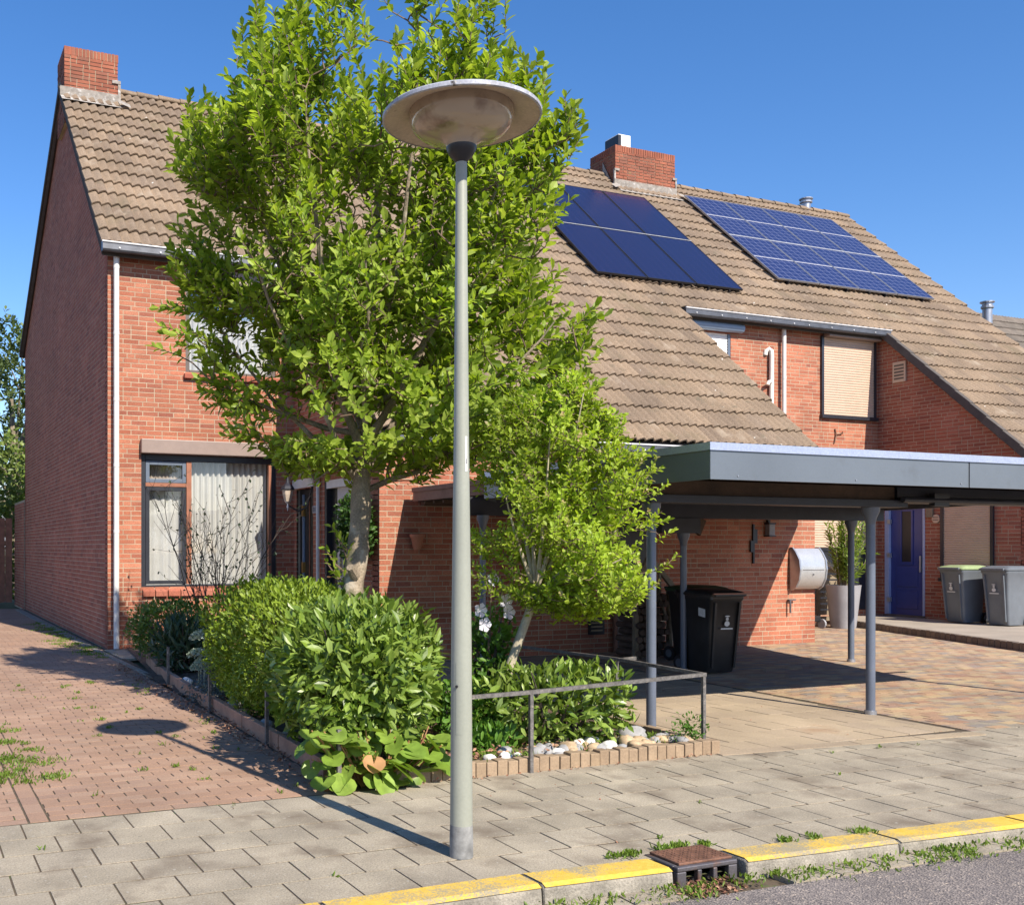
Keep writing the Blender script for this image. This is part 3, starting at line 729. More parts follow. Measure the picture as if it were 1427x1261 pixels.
def obox(mb, N, plane, u0, u1, z0, z1, n0, n1):
    N = Vector(N); U = Vector((0,0,1)).cross(N); base = Vector((-N.x*plane, -N.y*plane, 0))
    Q = lambda u, z, n: tuple(base+U*u+N*n+Vector((0,0,z)))
    return mb.add([Q(u0,z0,n1),Q(u1,z0,n1),Q(u1,z0,n0),Q(u0,z0,n0),Q(u0,z1,n1),Q(u1,z1,n1),Q(u1,z1,n0),Q(u0,z1,n0)],
        [(0,3,2,1),(4,5,6,7),(0,1,5,4),(1,2,6,5),(2,3,7,6),(3,0,4,7)])
FY = (0,-1,0); FX = (-1,0,0)

def flat_top(z): return lambda u: z
def curtain(parent, x0, x1, y, z0, z1, mat='curtain', amp=.03, per=.11, seed=2):
    rnd = random.Random(seed); n = int((x1-x0)/.012); xs = np.linspace(x0, x1, n); ph = 0; ys = []
    for x in xs:
        ph += .012/per*2*math.pi*rnd.uniform(.6, 1.4); ys.append(y+amp*math.sin(ph)*(.7+.3*math.sin(x*3)))
    V = [(x, q, z0) for x, q in zip(xs, ys)]+[(x, q, z1) for x, q in zip(xs, ys)]
    F = [(i, i+1, n+i+1, n+i) for i in range(n-1)]
    return meshobj('curtain', fastmesh('curtain', V, F, True), M[mat], parent)

def house_left():
    h = thing('terraced_house', (6.4, 15.6, 0), 'end-of-row red brick house with tall windowless gable and white drainpipe', 'house', 'houses of the brick row')
    # walls
    gw = [(3.44, 5.65, .93, 3.0), (4.14, 5.64, 4.28, 5.72)]
    brickwall(h, FY, YA, 2.925, XG, flat_top(6.12), gw, nmax=150, seed=11)
    gtop = lambda u: (ROOF(-u)-.12) if -u < 20 else 10.41-.12-(-u-20)*(10.41-6.67)/6.7
    brickwall(h, FX, 2.925, -26.7, -(YA+.02), gtop, (), nmax=0, mat='brick_side', seed=12, breaks=(-20.0,))
    sd = [(-15.50, -14.78, 0, 2.50), (-14.32, -13.05, 0, 2.56)]
    brickwall(h, FX, XG, -YA, -(YG+.02), lambda u: ROOF(-u)-.12, sd, nmax=0, seed=13)
    brickwall(h, FY, YG, XG, 9.93, flat_top(3.06), (), nmax=150, seed=14)
    brickwall(h, (0,1,0), 26.7, -9.93, -2.925, flat_top(6.5), (), bricks=False)
    # rear garden wall stub beyond the gable
    # roof
    r = roof_deck(h, [(2.80, 5.88, 15.41), (5.88, 9.93, 12.25)], (26.9, 6.55))
    roof_tiles(r, [(2.80, 5.90, 10, 15.41, 20.0, 15), (5.90, 9.93, 13, 15.41, 20.0, 15), (5.90, 9.93, 13, 12.25, 15.41, 10)], 300, seed=31)
    ridge(r, 3.86, 9.93)
    v = MB()   # thin verge strip on the gable
    v.bar((2.86,15.42,ROOF(15.42)-.11), (2.86,19.98,10.41-.13), .05, .16); v.bar((2.86,20.0,10.28), (2.86,26.9,6.42), .05, .16)
    v.build('verge_board', M['zinc'], r)
    gutter(h, 2.79, 5.88, 15.42, 6.10); gutter(h, 5.97, 9.93, 12.30, 3.07)
    pipe(h, 3.035, 15.52, .02, 6.0)
    c = chimney(h, 2.85, 3.85, 19.55, 20.45, 10.05, 10.94, 100, 41)
    f = MB(); f.add([(2.77,19.52,10.17),(3.87,19.52,10.17),(3.87,19.545,10.0),(2.77,19.545,10.0)], [(0,1,2,3)])
    f.add([(2.77,19.52,10.17),(2.77,19.52,10.0),(2.77,19.30,9.84),(3.87,19.30,9.84),(3.87,19.52,10.0),(3.87,19.52,10.17)], [(1,2,3,4)])
    f.box(3.852, 3.90, 19.53, 19.58, 9.95, 10.42); f.box(3.74, 3.90, 19.52, 19.545, 10.38, 10.44)
    f.add([(3.85,19.50,10.08),(4.04,19.36,9.95),(4.04,19.24,9.84),(3.85,19.36,9.95)], [(0,3,2,1)])
    f.build('flashing', M['lead'], c)
    # ground floor window
    y = YA
    w = MB(); W0, W1, Z0, Z1 = 3.44, 5.65, .93, 3.0
    for a in ((W0,W0+.075,Z0,Z1),(W1-.075,W1,Z0,Z1)): w.box(a[0],a[1],y+.03,y+.11,a[2],a[3])
    w.box(W0+.075, W1-.075, y+.03, y+.11, Z1-.10, Z1); w.box(W0+.075, W1-.075, y+.03, y+.11, Z0, Z0+.05)
    win = w.build('window', M['frame_dark'], h, bevel=.006)
    MB().box(4.165, 4.245, y+.028, y+.108, Z0+.05, Z1-.10).build('mullion', M['frame_brown'], win)
    MB().box(W0+.075, 4.165, y+.028, y+.108, 2.50, 2.555).build('transom', M['frame_brown'], win)
    MB().box(5.53, 5.575, y+.026, y+.106, Z0+.05, Z1-.10).build('jamb', M['frame_brown'], win)
    def sash(a, b, c_, d, m, t=.06):
        s = MB(); s.box(a,a+t,y+.04,y+.095,c_,d); s.box(b-t,b,y+.04,y+.095,c_,d); s.box(a+t,b-t,y+.041,y+.094,c_,c_+t); s.box(a+t,b-t,y+.041,y+.094,d-t,d)
        o = s.build('sash', M[m], win, bevel=.004)
        MB().box(a+t,b-t,y+.07,y+.076,c_+t,d-t).build('pane', M['glass'], o)
    sash(W0+.08, 4.16, 2.56, Z1-.105, 'frame_blue'); sash(W0+.08, 4.16, Z0+.055, 2.495, 'frame_dark')
    MB().box(4.245, 5.53, y+.07, y+.076, Z0+.05, Z1-.10).build('pane', M['glass'], win)
    curtain(win, W0+.05, 4.2, y+.20, .8, 2.47, per=.13, seed=5); curtain(win, 4.2, 5.55, y+.22, .8, 3.0, per=.10, seed=6)
    curtain(win, W0+.05, 4.2, y+.24, 2.45, 3.0, 'curtain_dk', per=.06, seed=8)
    s = MB(); s.box(3.42, 5.67, y-.12, y-.012, 3.0, 3.22); bx = s.build('shutter_box', M['shutter_box'], h, bevel=.012)
    for i in range(11):
        a = 3.46+i*.2; m = MB(); m.add([(a,y+.03,.93),(a+.185,y+.03,.93),(a+.185,y-.06,.875),(a,y-.06,.875),(a,y+.03,.80),(a+.185,y+.03,.80),(a+.185,y-.06,.80),(a,y-.06,.80)],
            [(0,3,2,1),(3,7,6,2),(0,4,7,3),(1,2,6,5)]); m.build('sill_brick', M['brick_side'], win)
    # upper window
    W0, W1, Z0, Z1 = 4.14, 5.64, 4.28, 5.72
    w = MB()
    for a in ((W0,W0+.07,Z0,Z1),(W1-.07,W1,Z0,Z1)): w.box(a[0],a[1],y+.02,y+.10,a[2],a[3])
    w.box(W0+.07, W1-.07, y+.02, y+.10, Z1-.08, Z1); w.box(W0+.07, W1-.07, y+.02, y+.10, Z0, Z0+.06)
    up = w.build('window', M['frame_grey'], h, bevel=.005)
    MB().box(W0+.07, W1-.07, y+.06, y+.066, Z0+.06, Z1-.08).build('pane', M['glass'], up)
    curtain(up, W0+.02, W1-.02, y+.17, 4.25, 5.22, per=.09, seed=9)
    MB().box(W0+.02, W1-.02, y+.35, y+.37, 4.2, 5.8).build('blind', M['box_blue'], up)
    MB().box(W0-.03, W1+.03, y-.07, y+.04, Z0-.085, Z0-.01).build('sill', M['brick_side'], up, bevel=.006)
    MB().box(W0-.02, W1+.02, y-.10, y-.012, Z1-.02, Z1+.2).build('shutter_box', M['shutter_box'], up, bevel=.01)
    # side entrance in the garage flank
    X = XG
    d = MB(); obox(d, FX, X, -15.50, -14.78, .0, 2.48, -.12, -.06); dd = d.build('door', M['door_dark'], h)
    t = MB(); obox(t, FX, X, -15.32, -15.285, .05, 2.4, -.058, -.03); t.build('door_strip', M['box_blue'], dd)
    for z in (2.05, 1.15):
        t = MB(); obox(t, FX, X, -15.34, -15.265, z, z+.17, -.06, -.02); t.build('hinge', M['brass'], dd)
    t = MB(); obox(t, FX, X, -15.07, -15.05, .05, 2.4, -.058, -.045); t.build('door_trim', M['frame_brown'], dd)
    t = MB(); obox(t, FX, X, -15.62, -14.74, 2.50, 2.64, -.05, .03); t.build('lintel', M['white'], h)
    # front door with white panels under a roller box
    f = MB(); obox(f, FX, X, -14.32, -14.26, 0, 2.56, -.12, -.005); obox(f, FX, X, -13.11, -13.05, 0, 2.56, -.12, -.005); fr = f.build('door_frame', M['frame_dark'], h)
    t = MB(); obox(t, FX, X, -14.26, -13.11, 2.44, 2.56, -.11, -.003); t.build('door_head', M['white'], fr)
    d = MB(); obox(d, FX, X, -14.0, -13.12, 0.02, 2.44, -.12, -.075); wd = d.build('door', M['door_white'], h)
    p = MB(); obox(p, FX, X, -14.25, -14.01, 0.02, 2.44, -.12, -.09); p.build('side_light', M['door_dark'], fr)
    for (a, b, z0, z1) in ((-13.93,-13.2,.15,.62),(-13.93,-13.2,.70,1.02)):
        t = MB(); obox(t, FX, X, a, b, z0, z1, -.08, -.055); t.build('door_panel', M['door_white'], wd, bevel=.012)
    for (a, b) in ((-13.90,-13.60),(-13.53,-13.22)):
        t = MB(); obox(t, FX, X, a, b, 1.12, 2.28, -.079, -.068); t.build('pane', M['black'], wd)
        t = MB()
        for k in range(5): z = 1.12+k*.29-.0; obox(t, FX, X, a, b, z-.01, z+.01, -.07, -.05)
        obox(t, FX, X, (a+b)/2-.01, (a+b)/2+.01, 1.12, 2.28, -.07, -.052); t.build('glazing_bar', M['door_white'], wd)
    t = MB().bar((X-.02,13.98,1.12), (X-.09,13.98,1.12), .02).bar((X-.09,13.99,1.12), (X-.09,13.86,1.12), .02); t.build('door_handle', M['brass'], wd)
    t = MB(); obox(t, FX, X, -14.98, -13.0, 2.66, 2.90, .012, .17); t.build('shutter_box', M['shutter_box'], h, bevel=.012)
    MB().tube([(X-.05,14.47,0.0),(X-.05,14.47,2.66)], .03, 8).build('guide_post', M['pvc'], h)
    return h
house_left()

def roofs_mid(name, label, loc, segs, regions, rx, seed, nt=300):
    h = thing(name, loc, label, 'house', 'houses of the brick row')
    r = roof_deck(h, segs, (26.9, 6.55)); roof_tiles(r, regions, nt, seed=seed)
    for a, b in rx: ridge(r, a, b)
    return h, r

def house_middle():
    h, r = roofs_mid('terraced_house', 'middle red brick house of the row whose roof sweeps down over the garage', (13.3, 15.6, 0),
        [(9.94, 13.72, 12.25), (13.72, 16.66, 15.41)],
        [(9.94, 13.72, 12, 12.25, 15.41, 10), (9.94, 13.72, 12, 15.41, 20.0, 15), (13.72, 16.66, 9, 15.41, 20.0, 15)], [(9.94, 15.45)], 32)
    brickwall(h, FY, YG, 9.94, 13.84, flat_top(3.06), (), nmax=170, seed=21)
    brickwall(h, FY, YA, 13.75, 16.66, flat_top(6.12), [(13.95, 15.2, 4.3, 5.80)], nmax=100, seed=22)
    # right flank of the garage
    brickwall(h, (1,0,0), 13.84, YG+.02, YA, lambda u: ROOF(u)-.12, (), bricks=False)
    brickwall(h, (0,1,0), 26.7, -16.66, -9.94, flat_top(6.5), (), bricks=False)
    gutter(h, 13.78, 16.66, 15.42, 6.10); gutter(h, 9.94, 13.70, 12.30, 3.07)
    pipe(h, 16.50, 15.54, 2.2, 6.0)
    # upper window with white shutter below a rounded blue box
    s = shutter(h, FY, YA+.04, 13.95, 15.2, 4.3, 5.80, 'shutter_white', 'frame_blue', slat=.055, depth=.035, bottom=False)
    rings = [[(x, YA-.085+.085*math.cos(a), 5.88+.095*math.sin(a)) for a in np.linspace(0, 2*math.pi, 14, endpoint=False)] for x in (13.9, 15.42)]
    MB().loft(rings).build('shutter_box', M['box_blue'], h, smooth=True, bevel=.01)
    # white boiler vent pipe
    v = MB(); pts = [(16.13,15.60,4.55),(16.13,15.57,5.42)]+[(16.13+.05*(1-math.cos(a)), 15.57, 5.42+.06*math.sin(a)) for a in np.linspace(.3, math.pi*.5, 4)]+[(16.25,15.57,5.50),(16.27,15.57,5.42),(16.27,15.57,4.5)]
    v.tube([(16.20,15.58,4.3),(16.20,15.57,5.4),(16.19,15.57,5.5),(16.15,15.59,5.54),(16.10,15.62,5.50),(16.09,15.63,5.42)], .045, 12).build('vent_pipe', M['white'], h, smooth=True)
    MB().tube([(16.18,15.56,4.88),(16.05,15.50,4.86),(16.02,15.50,4.80)], .035, 10).build('vent_elbow', M['white'], h, smooth=True)
    # ventilation grille near the ground
    g = MB().box(9.34, 9.63, YG-.014, YG-.006, .27, .61).build('vent_grille', M['black'], h)
    for k in range(5): MB().add([(9.38,YG-.016,.32+k*.055),(9.59,YG-.016,.32+k*.055),(9.59,YG-.03,.345+k*.055),(9.38,YG-.03,.345+k*.055)], [(0,1,2,3)]).build('louvre', M['mortar'], g)
    return h
house_middle()

def house_right():
    h, r = roofs_mid('terraced_house', 'red brick house of the row with blue side door and beige shutters', (20, 15.6, 0),
        [(16.67, 19.18, 15.41), (19.18, 23.42, 12.25)],
        [(16.67, 19.18, 8, 15.41, 20.0, 15), (19.18, 23.42, 14, 15.41, 20.0, 15), (19.18, 23.42, 14, 12.25, 15.41, 10)], [(17.3, 23.45)], 33)
    brickwall(h, FY, YA, 16.67, XC, flat_top(6.12), (), nmax=150, seed=23)
    brickwall(h, FX, XC, -YA, -(YG+.02), lambda u: ROOF(-u)-.12, [(-15.46, -14.55, .1, 2.48)], nmax=150, mat='brick_side', seed=24)
    brickwall(h, FY, YG, XC, 23.36, flat_top(3.06), (), nmax=0, seed=25)
    brickwall(h, (1,0,0), 23.36, YG+.02, 26.7, lambda u: (ROOF(u) if u < 20 else 10.41-(u-20)*.558)-.12, (), bricks=False, breaks=(20.0,))
    brickwall(h, (0,1,0), 26.7, -23.36, -16.67, flat_top(6.5), (), bricks=False)
    gutter(h, 16.66, 19.24, 15.42, 6.10); gutter(h, 19.3, 23.4, 12.30, 3.07)
    # dark verge tiles down the left edge of the low roof
    ct = 1/math.sqrt(1+SLOPE**2); n = 10; ln = (15.41-12.25)/ct/n
    S = Vector((0, ct, SLOPE*ct)); Nn = Vector((0, -SLOPE*ct, ct))
    for k in range(n+0):
        O = Vector((19.10, 12.25, ROOF(12.25)))+S*(k*ln)+Nn*.045
        b = MB(); L = S*ln*1.04; T = Nn*.02
        vs = [O, O+Vector((.11,0,0)), O+Vector((.11,0,0))+L-Nn*.015, O+L-Nn*.015]
        dn = -Nn*.15
        b.add([*vs, *[q+dn for q in vs]], [(0,1,2,3),(0,4,5,1),(1,5,6,2),(2,6,7,3),(3,7,4,0),(7,6,5,4)])
        b.build('verge_tile', M['tile_old'], r, bevel=.008)
    # chimney shared across the ridge
    c = chimney(h, 15.50, 17.26, 19.55, 20.5, 10.05, 10.99, 120, 42)
    f = MB(); f.add([(15.46,19.52,10.18),(17.30,19.52,10.18),(17.30,19.545,9.99),(15.46,19.545,9.99)], [(3,2,1,0)])
    f.add([(15.46,19.52,10.0),(15.46,19.28,9.82),(17.30,19.28,9.82),(17.30,19.52,10.0)], [(0,1,2,3)])
    f.box(17.262, 17.30, 19.53, 19.58, 9.95, 10.42); f.box(17.17, 17.30, 19.52, 19.545, 10.38, 10.43)
    f.box(15.46, 15.498, 19.53, 19.58, 9.95, 10.42); f.box(15.46, 15.60, 19.52, 19.545, 10.38, 10.43)
    f.add([(17.27,19.50,10.08),(17.47,19.36,9.97),(17.47,19.22,9.84),(17.27,19.34,9.95)], [(0,3,2,1)])
    f.add([(15.49,19.50,10.08),(15.28,19.40,9.99),(15.28,19.26,9.87),(15.49,19.34,9.95)], [(0,1,2,3)])
    f.add([(15.48,19.55,9.95),(15.48,20.0,10.72),(15.48,20.0,10.3),(15.48,19.55,9.98)], [(0,1,2,3)]).build('flashing', M['lead'], c)
    MB().box(15.72, 16.08, 19.72, 20.2, 10.98, 11.34).build('flue_cowl', M['white'], c, bevel=.01)
    MB().box(15.715, 15.80, 19.714, 20.206, 11.0, 11.32).build('cowl_opening', M['black'], c)
    fl = MB().tube([(22.0,20.0,10.3),(22.0,20.0,10.62)], .115, 14).build('roof_flue', M['steel'], r, smooth=True)
    MB().lathe([(.13,0),(.155,.01),(.155,.05),(.12,.06),(.12,.09),(.17,.10),(.17,.125),(.02,.15)], 16, (22.0,20.0,10.58)).build('flue_cap', M['steel'], fl)
    # upper window, beige shutter closed
    s = shutter(h, FY, YA, 17.60, 19.17, 4.30, 5.92, 'shutter_beige', 'frame_dark', slat=.052, depth=.05)
    MB().box(17.66, 19.16, YA-.19, YA-.012, 5.90, 6.06).build('shutter_box', M['shutter_box'], h, bevel=.012)
    # ground floor wide shutter on the front
    shutter(h, FY, YA, 17.2, 18.95, 1.55, 2.40, 'shutter_beige', 'frame_dark', slat=.05)
    MB().box(17.2, 18.95, YA-.06, YA-.012, .25, 1.50).build('window_band', M['frame_dark'], h)
    # ornamental iron bracket
    MB().tube([(18.0,YA-.02,4.02),(18.02,YA-.03,3.9),(17.98,YA-.02,3.72)], .014, 6).tube([(18.02,YA-.02,3.9),(18.2,YA-.03,3.93),(18.2,YA-.03,3.97)], .012, 6).build('wall_anchor', M['rust'], h)
    # flank: blue door, beige shutter, round vent, louvre
    X = XC; f = MB()
    obox(f, FX, X, -15.46, -15.36, .1, 2.48, -.10, .02); obox(f, FX, X, -14.60, -14.55, .1, 2.48, -.10, .012); obox(f, FX, X, -15.36, -14.60, 2.40, 2.48, -.10, .012)
    fr = f.build('door_frame', M['blue_frame'], h, bevel=.004)
    d = MB(); obox(d, FX, X, -15.36, -14.60, .16, 2.40, -.09, -.045); dr = d.build('door', M['blue'], h)
    for (a, b, z0, z1) in ((-15.22,-14.74,.28,.66),(-15.22,-14.74,.74,1.16),):
        t = MB(); obox(t, FX, X, a, b, z0, z1, -.05, -.03); t.build('door_panel', M['blue'], dr, bevel=.012)
    t = MB(); obox(t, FX, X, -15.10, -14.88, 1.26, 2.30, -.05, -.038); t.build('pane', M['black'], dr)
    t = MB(); obox(t, FX, X, -14.885, -14.845, 1.24, 2.32, -.05, -.025); obox(t, FX, X, -15.135, -15.10, 1.24, 2.32, -.05, -.025); obox(t, FX, X, -15.135,-14.845, 1.20, 1.25, -.05, -.024); t.build('pane_bead', M['blue'], dr)
    for z in (.42, 1.35, 2.05):
        t = MB(); obox(t, FX, X, -15.40, -15.33, z, z+.09, -.03, .03); t.build('hinge', M['alu'], dr)
    t = MB(); obox(t, FX, X, -14.68, -14.65, 1.05, 1.38, -.04, .0); t.build('door_handle', M['alu'], dr)
    t = MB(); obox(t, FX, X, -15.46, -14.55, .06, .16, -.1, .06); t.build('doorstep', M['edge_block'], h)
    shutter(h, FX, X, -14.19, -13.12, .95, 2.38, 'shutter_beige', 'frame_dark', slat=.046)
    t = MB(); obox(t, FX, X, -15.26, -14.96, 4.99, 5.42, .006, .04); lv = t.build('louvre_vent', M['shutter_beige'], h, bevel=.006)
    for k in range(5):
        t = MB(); obox(t, FX, X, -15.22, -15.0, 5.05+k*.068, 5.085+k*.068, .038, .046); t.build('slot', M['frame_grey'], lv)
    t = MB(); obox(t, FX, X, -14.50, -14.36, 2.16, 2.42, .008, .05); t.build('intercom_box', M['wood'], h)
    return h
house_right()

def house_far():
    # neighbouring roof seen past the end of the row
    h = thing('far_house', (33, 25, 0), 'neighbouring house with dark grey tiled roof behind the row end', 'house')
    MB().box(27.5, 45, 20.5, 30, -.03, 5.2).build('wall', M['brick_side'], h)
    rf = MB(); t = .1
    rf.add([(27.0,20.0,5.1),(45.5,20.0,5.1),(45.5,25.2,9.95),(27.0,25.2,9.95)], [(0,1,2,3)]); rf.add([(27.0,25.2,9.95),(45.5,25.2,9.95),(45.5,30.4,5.1),(27.0,30.4,5.1)], [(0,1,2,3)])
    rf.add([(27.2,20.2,5.1),(27.2,25.2,9.8),(27.2,30.2,5.1)], [(0,2,1)])
    r = rf.build('roof', M['underlay'], h)
    sl = 4.85/5.2
    roof_tiles(r, [(27.0, 45.0, 54, 20.0, 25.2, 15)], 60, mat='tile_far', slope=sl, y_ref=20.0, z_ref=5.16, seed=35)
    fl = MB().tube([(26.14,18.0,5.0),(26.14,18.0,7.75)], .115, 12).build('steel_flue', M['steel'], h, smooth=True)
    MB().lathe([(.125,0),(.15,.02),(.15,.07),(.12,.09),(.12,.14),(.17,.16),(.17,.19),(.02,.2)], 14, (26.14,18.0,7.75)).build('flue_cap', M['steel'], fl)
house_far()

# ---------------------------------------------------------------- solar panels
def solar():
    ct = 1/math.sqrt(1+SLOPE**2); th = math.atan(SLOPE)
    def proto(w, l, mat, fmat, name):
        o = bpy.data.objects.new(name, None); COL.objects.link(o); t = .022
        f = MB(); f.box(0,w,0,t,-.035,.004); f.box(0,w,l-t,l,-.035,.004); f.box(0,t,t,l-t,-.035,.004); f.box(w-t,w,t,l-t,-.035,.004)
        f.box(t,w-t,t,l-t,-.03,-.012); fo = f.build('panel_frame', M[fmat], o)
        MB().add([(t,t,0),(w-t,t,0),(w-t,l-t,0),(t,l-t,0)], [(0,1,2,3)]).build('panel_glass', M[mat], o)
        if mat == 'solar_grid':
            MB().box(t, w-t, l*.5-.012, l*.5+.012, .0005, .002).build('bus_bar', M['zinc_edge'], o)
        MB().box(.25*w, .25*w+.04, -.03, l, -.11, -.036).box(.7*w, .7*w+.04, -.03, l, -.11, -.036).build('mounting_rail', M['black'], o)
        return o
    def array(x0, x1, nc, ya, yb, mat, fmat, lab, grp):
        w = (x1-x0)/nc-.02; l = (yb-ya)/ct/2-.02; p = proto(w, l, mat, fmat, 'solar_panel'); first = True
        objs = [p]+[copy_tree(p) for _ in range(2*nc-1)]
        for r in range(2):
            for c in range(nc):
                o = objs[r*nc+c]
                y = ya+r*(yb-ya)/2
                o.location = (x0+c*(w+.02), y-.10*SLOPE*ct, ROOF(y)+.17*ct); o.rotation_euler = (th, 0, 0)
                if r == 0: MB().box(0, w+.02, l+.002, l+.018, -.02, .004).build('clamp_strip', M['zinc_edge'], o)
                tag(o, lab(r, c), 'solar panel', grp)
    cols3 = ['next to the tree', 'in the middle column', 'furthest from the tree']
    array(12.22, 15.83, 3, 16.0, 19.0, 'solar_black', 'black', lambda r, c: 'plain dark blue solar panel, %s row, %s of the small array' % (('lower', 'upper')[r], cols3[c]), 'plain dark solar panels below the chimney')
    cols4 = ['beside the chimney', 'second from the chimney', 'third from the chimney', 'at the roof end']
    array(17.36, 22.16, 4, 16.56, 19.42, 'solar_grid', 'steel', lambda r, c: 'blue solar panel with white cell grid, %s row, column %s' % (('lower', 'upper')[r], cols4[c]), 'gridded solar panels on the end roof')
solar()

# ---------------------------------------------------------------- carport
M['fascia_wood'] = pm('fascia_brown_wood', (.27,.15,.10), .8, var=.2, nscale=6)
def carport():
    c = thing('carport', (9, 9, 0), 'flat-roofed carport with grey metal fascia on slim blue-grey posts', 'carport')
    poly = [(5.68,6.05),(11.45,6.05),(13.5,12.22),(6.36,12.22),(6.31,10.1),(5.74,9.4)]; zb, zt = 2.07, 2.35
    inner = [(5.74,6.11),(11.4,6.11),(13.42,12.18),(6.42,12.18),(6.37,10.05),(5.80,9.36)]
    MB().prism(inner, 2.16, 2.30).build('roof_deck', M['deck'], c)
    for k in range(24):
        y = 6.2+k*.25; xr = 11.4+(y-6.11)*.333-.04; xl = 5.8 if y < 9.4 else (6.4 if y > 10.05 else 6.4)
        MB().box(xl, xr, y, y+.035, 2.125, 2.162).build('deck_rib', M['beam_brown'], c)
    names = ['fascia_board']*6
    n = len(poly)
    for i in range(n):
        back = i in (2, 3)
        a = Vector((*poly[i], 0)); b = Vector((*poly[(i+1) % n], 0)); d = (b-a).normalized(); q = d.cross(Vector((0,0,1)))*-.02
        e = d*.002
        vs = [a+e, b-e, b-e+q, a+e+q]
        MB().add([(v.x, v.y, zb+(.10 if back else 0)) for v in vs]+[(v.x, v.y, zt-.062) for v in vs], [(0,3,2,1),(4,5,6,7),(0,1,5,4),(1,2,6,5),(2,3,7,6),(3,0,4,7)]).build('fascia_board', M['fascia_wood'] if back else M['fascia'], c)
        o = d.cross(Vector((0,0,1)))*.014
        vs = [a+o-d*.014, b+o+d*.014, b+q*3, a+q*3]
        MB().add([(v.x, v.y, zt-.060) for v in vs]+[(v.x, v.y, zt) for v in vs], [(0,3,2,1),(4,5,6,7),(0,1,5,4),(1,2,6,5),(2,3,7,6),(3,0,4,7)]).build('fascia_cap', M['fascia_wood'] if back else M['lip'], c)
    for x in (8.55, 11.2): MB().box(x, x+.004, 6.044, 6.049, zb, zt-.062).build('panel_seam', M['black'], c)
    for x in (5.95, 7.2, 8.45, 9.7): MB().tube([(x,6.05,zb+.03),(x,6.044,zb+.03)], .006, 8).build('screw', M['steel'], c)
    # beams
    MB().box(5.78, 8.62, 6.82, 6.90, 1.995, 2.12).build('beam', M['beam_brown'], c, bevel=.004)
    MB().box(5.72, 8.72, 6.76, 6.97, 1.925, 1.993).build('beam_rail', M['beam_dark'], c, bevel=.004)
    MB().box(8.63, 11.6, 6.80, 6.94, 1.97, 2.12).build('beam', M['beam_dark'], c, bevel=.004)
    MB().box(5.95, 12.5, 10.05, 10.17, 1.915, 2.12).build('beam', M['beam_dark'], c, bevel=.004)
    MB().box(6.55, 13.4, 12.26, 12.36, 2.12, 2.34).build('wall_plate', M['beam_brown'], c, bevel=.004)
    for x in (9.07,):
        MB().box(x-.42, x+.18, 10.02, 10.2, 1.73, 1.915).build('knee_block', M['beam_dark'], c); MB().bar((x+.2,10.12,1.73),(x+.29,10.12,1.915), .05, .12).build('knee_brace', M['beam_brown'], c)
    MB().tube([(8.6,6.72,1.995),(12.0,6.72,1.995)], .028, 8).build('conduit', M['beam_dark'], c)
    MB().box(9.0, 9.2, 6.70, 6.76, 1.94, 2.06).build('bracket', M['black'], c)
    posts = [(8.354,6.86,1.925,.041),(5.84,6.90,1.925,.041),(11.2,6.86,1.97,.041),(11.945,10.11,1.915,.041),(9.07,10.12,1.73,.040),(6.09,10.0,1.915,.036)]
    for x, y, z, r in posts:
        p = MB().tube([(x,y,0),(x,y,z-.12)], r, 14).build('post', M['post'], c, smooth=True)
        MB().lathe([(r*.95,-.16),(r*1.02,-.155),(r*1.25,-.10),(r*1.9,-.04),(r*1.95,0)], 14, (x,y,z), close=True).build('post_head', M['post'], p, smooth=True)
        MB().lathe([(r+.012,0),(r+.012,.035),(r,.04)], 14, (x,y,.0)).build('post_foot', M['steel'], p, smooth=True)
carport()

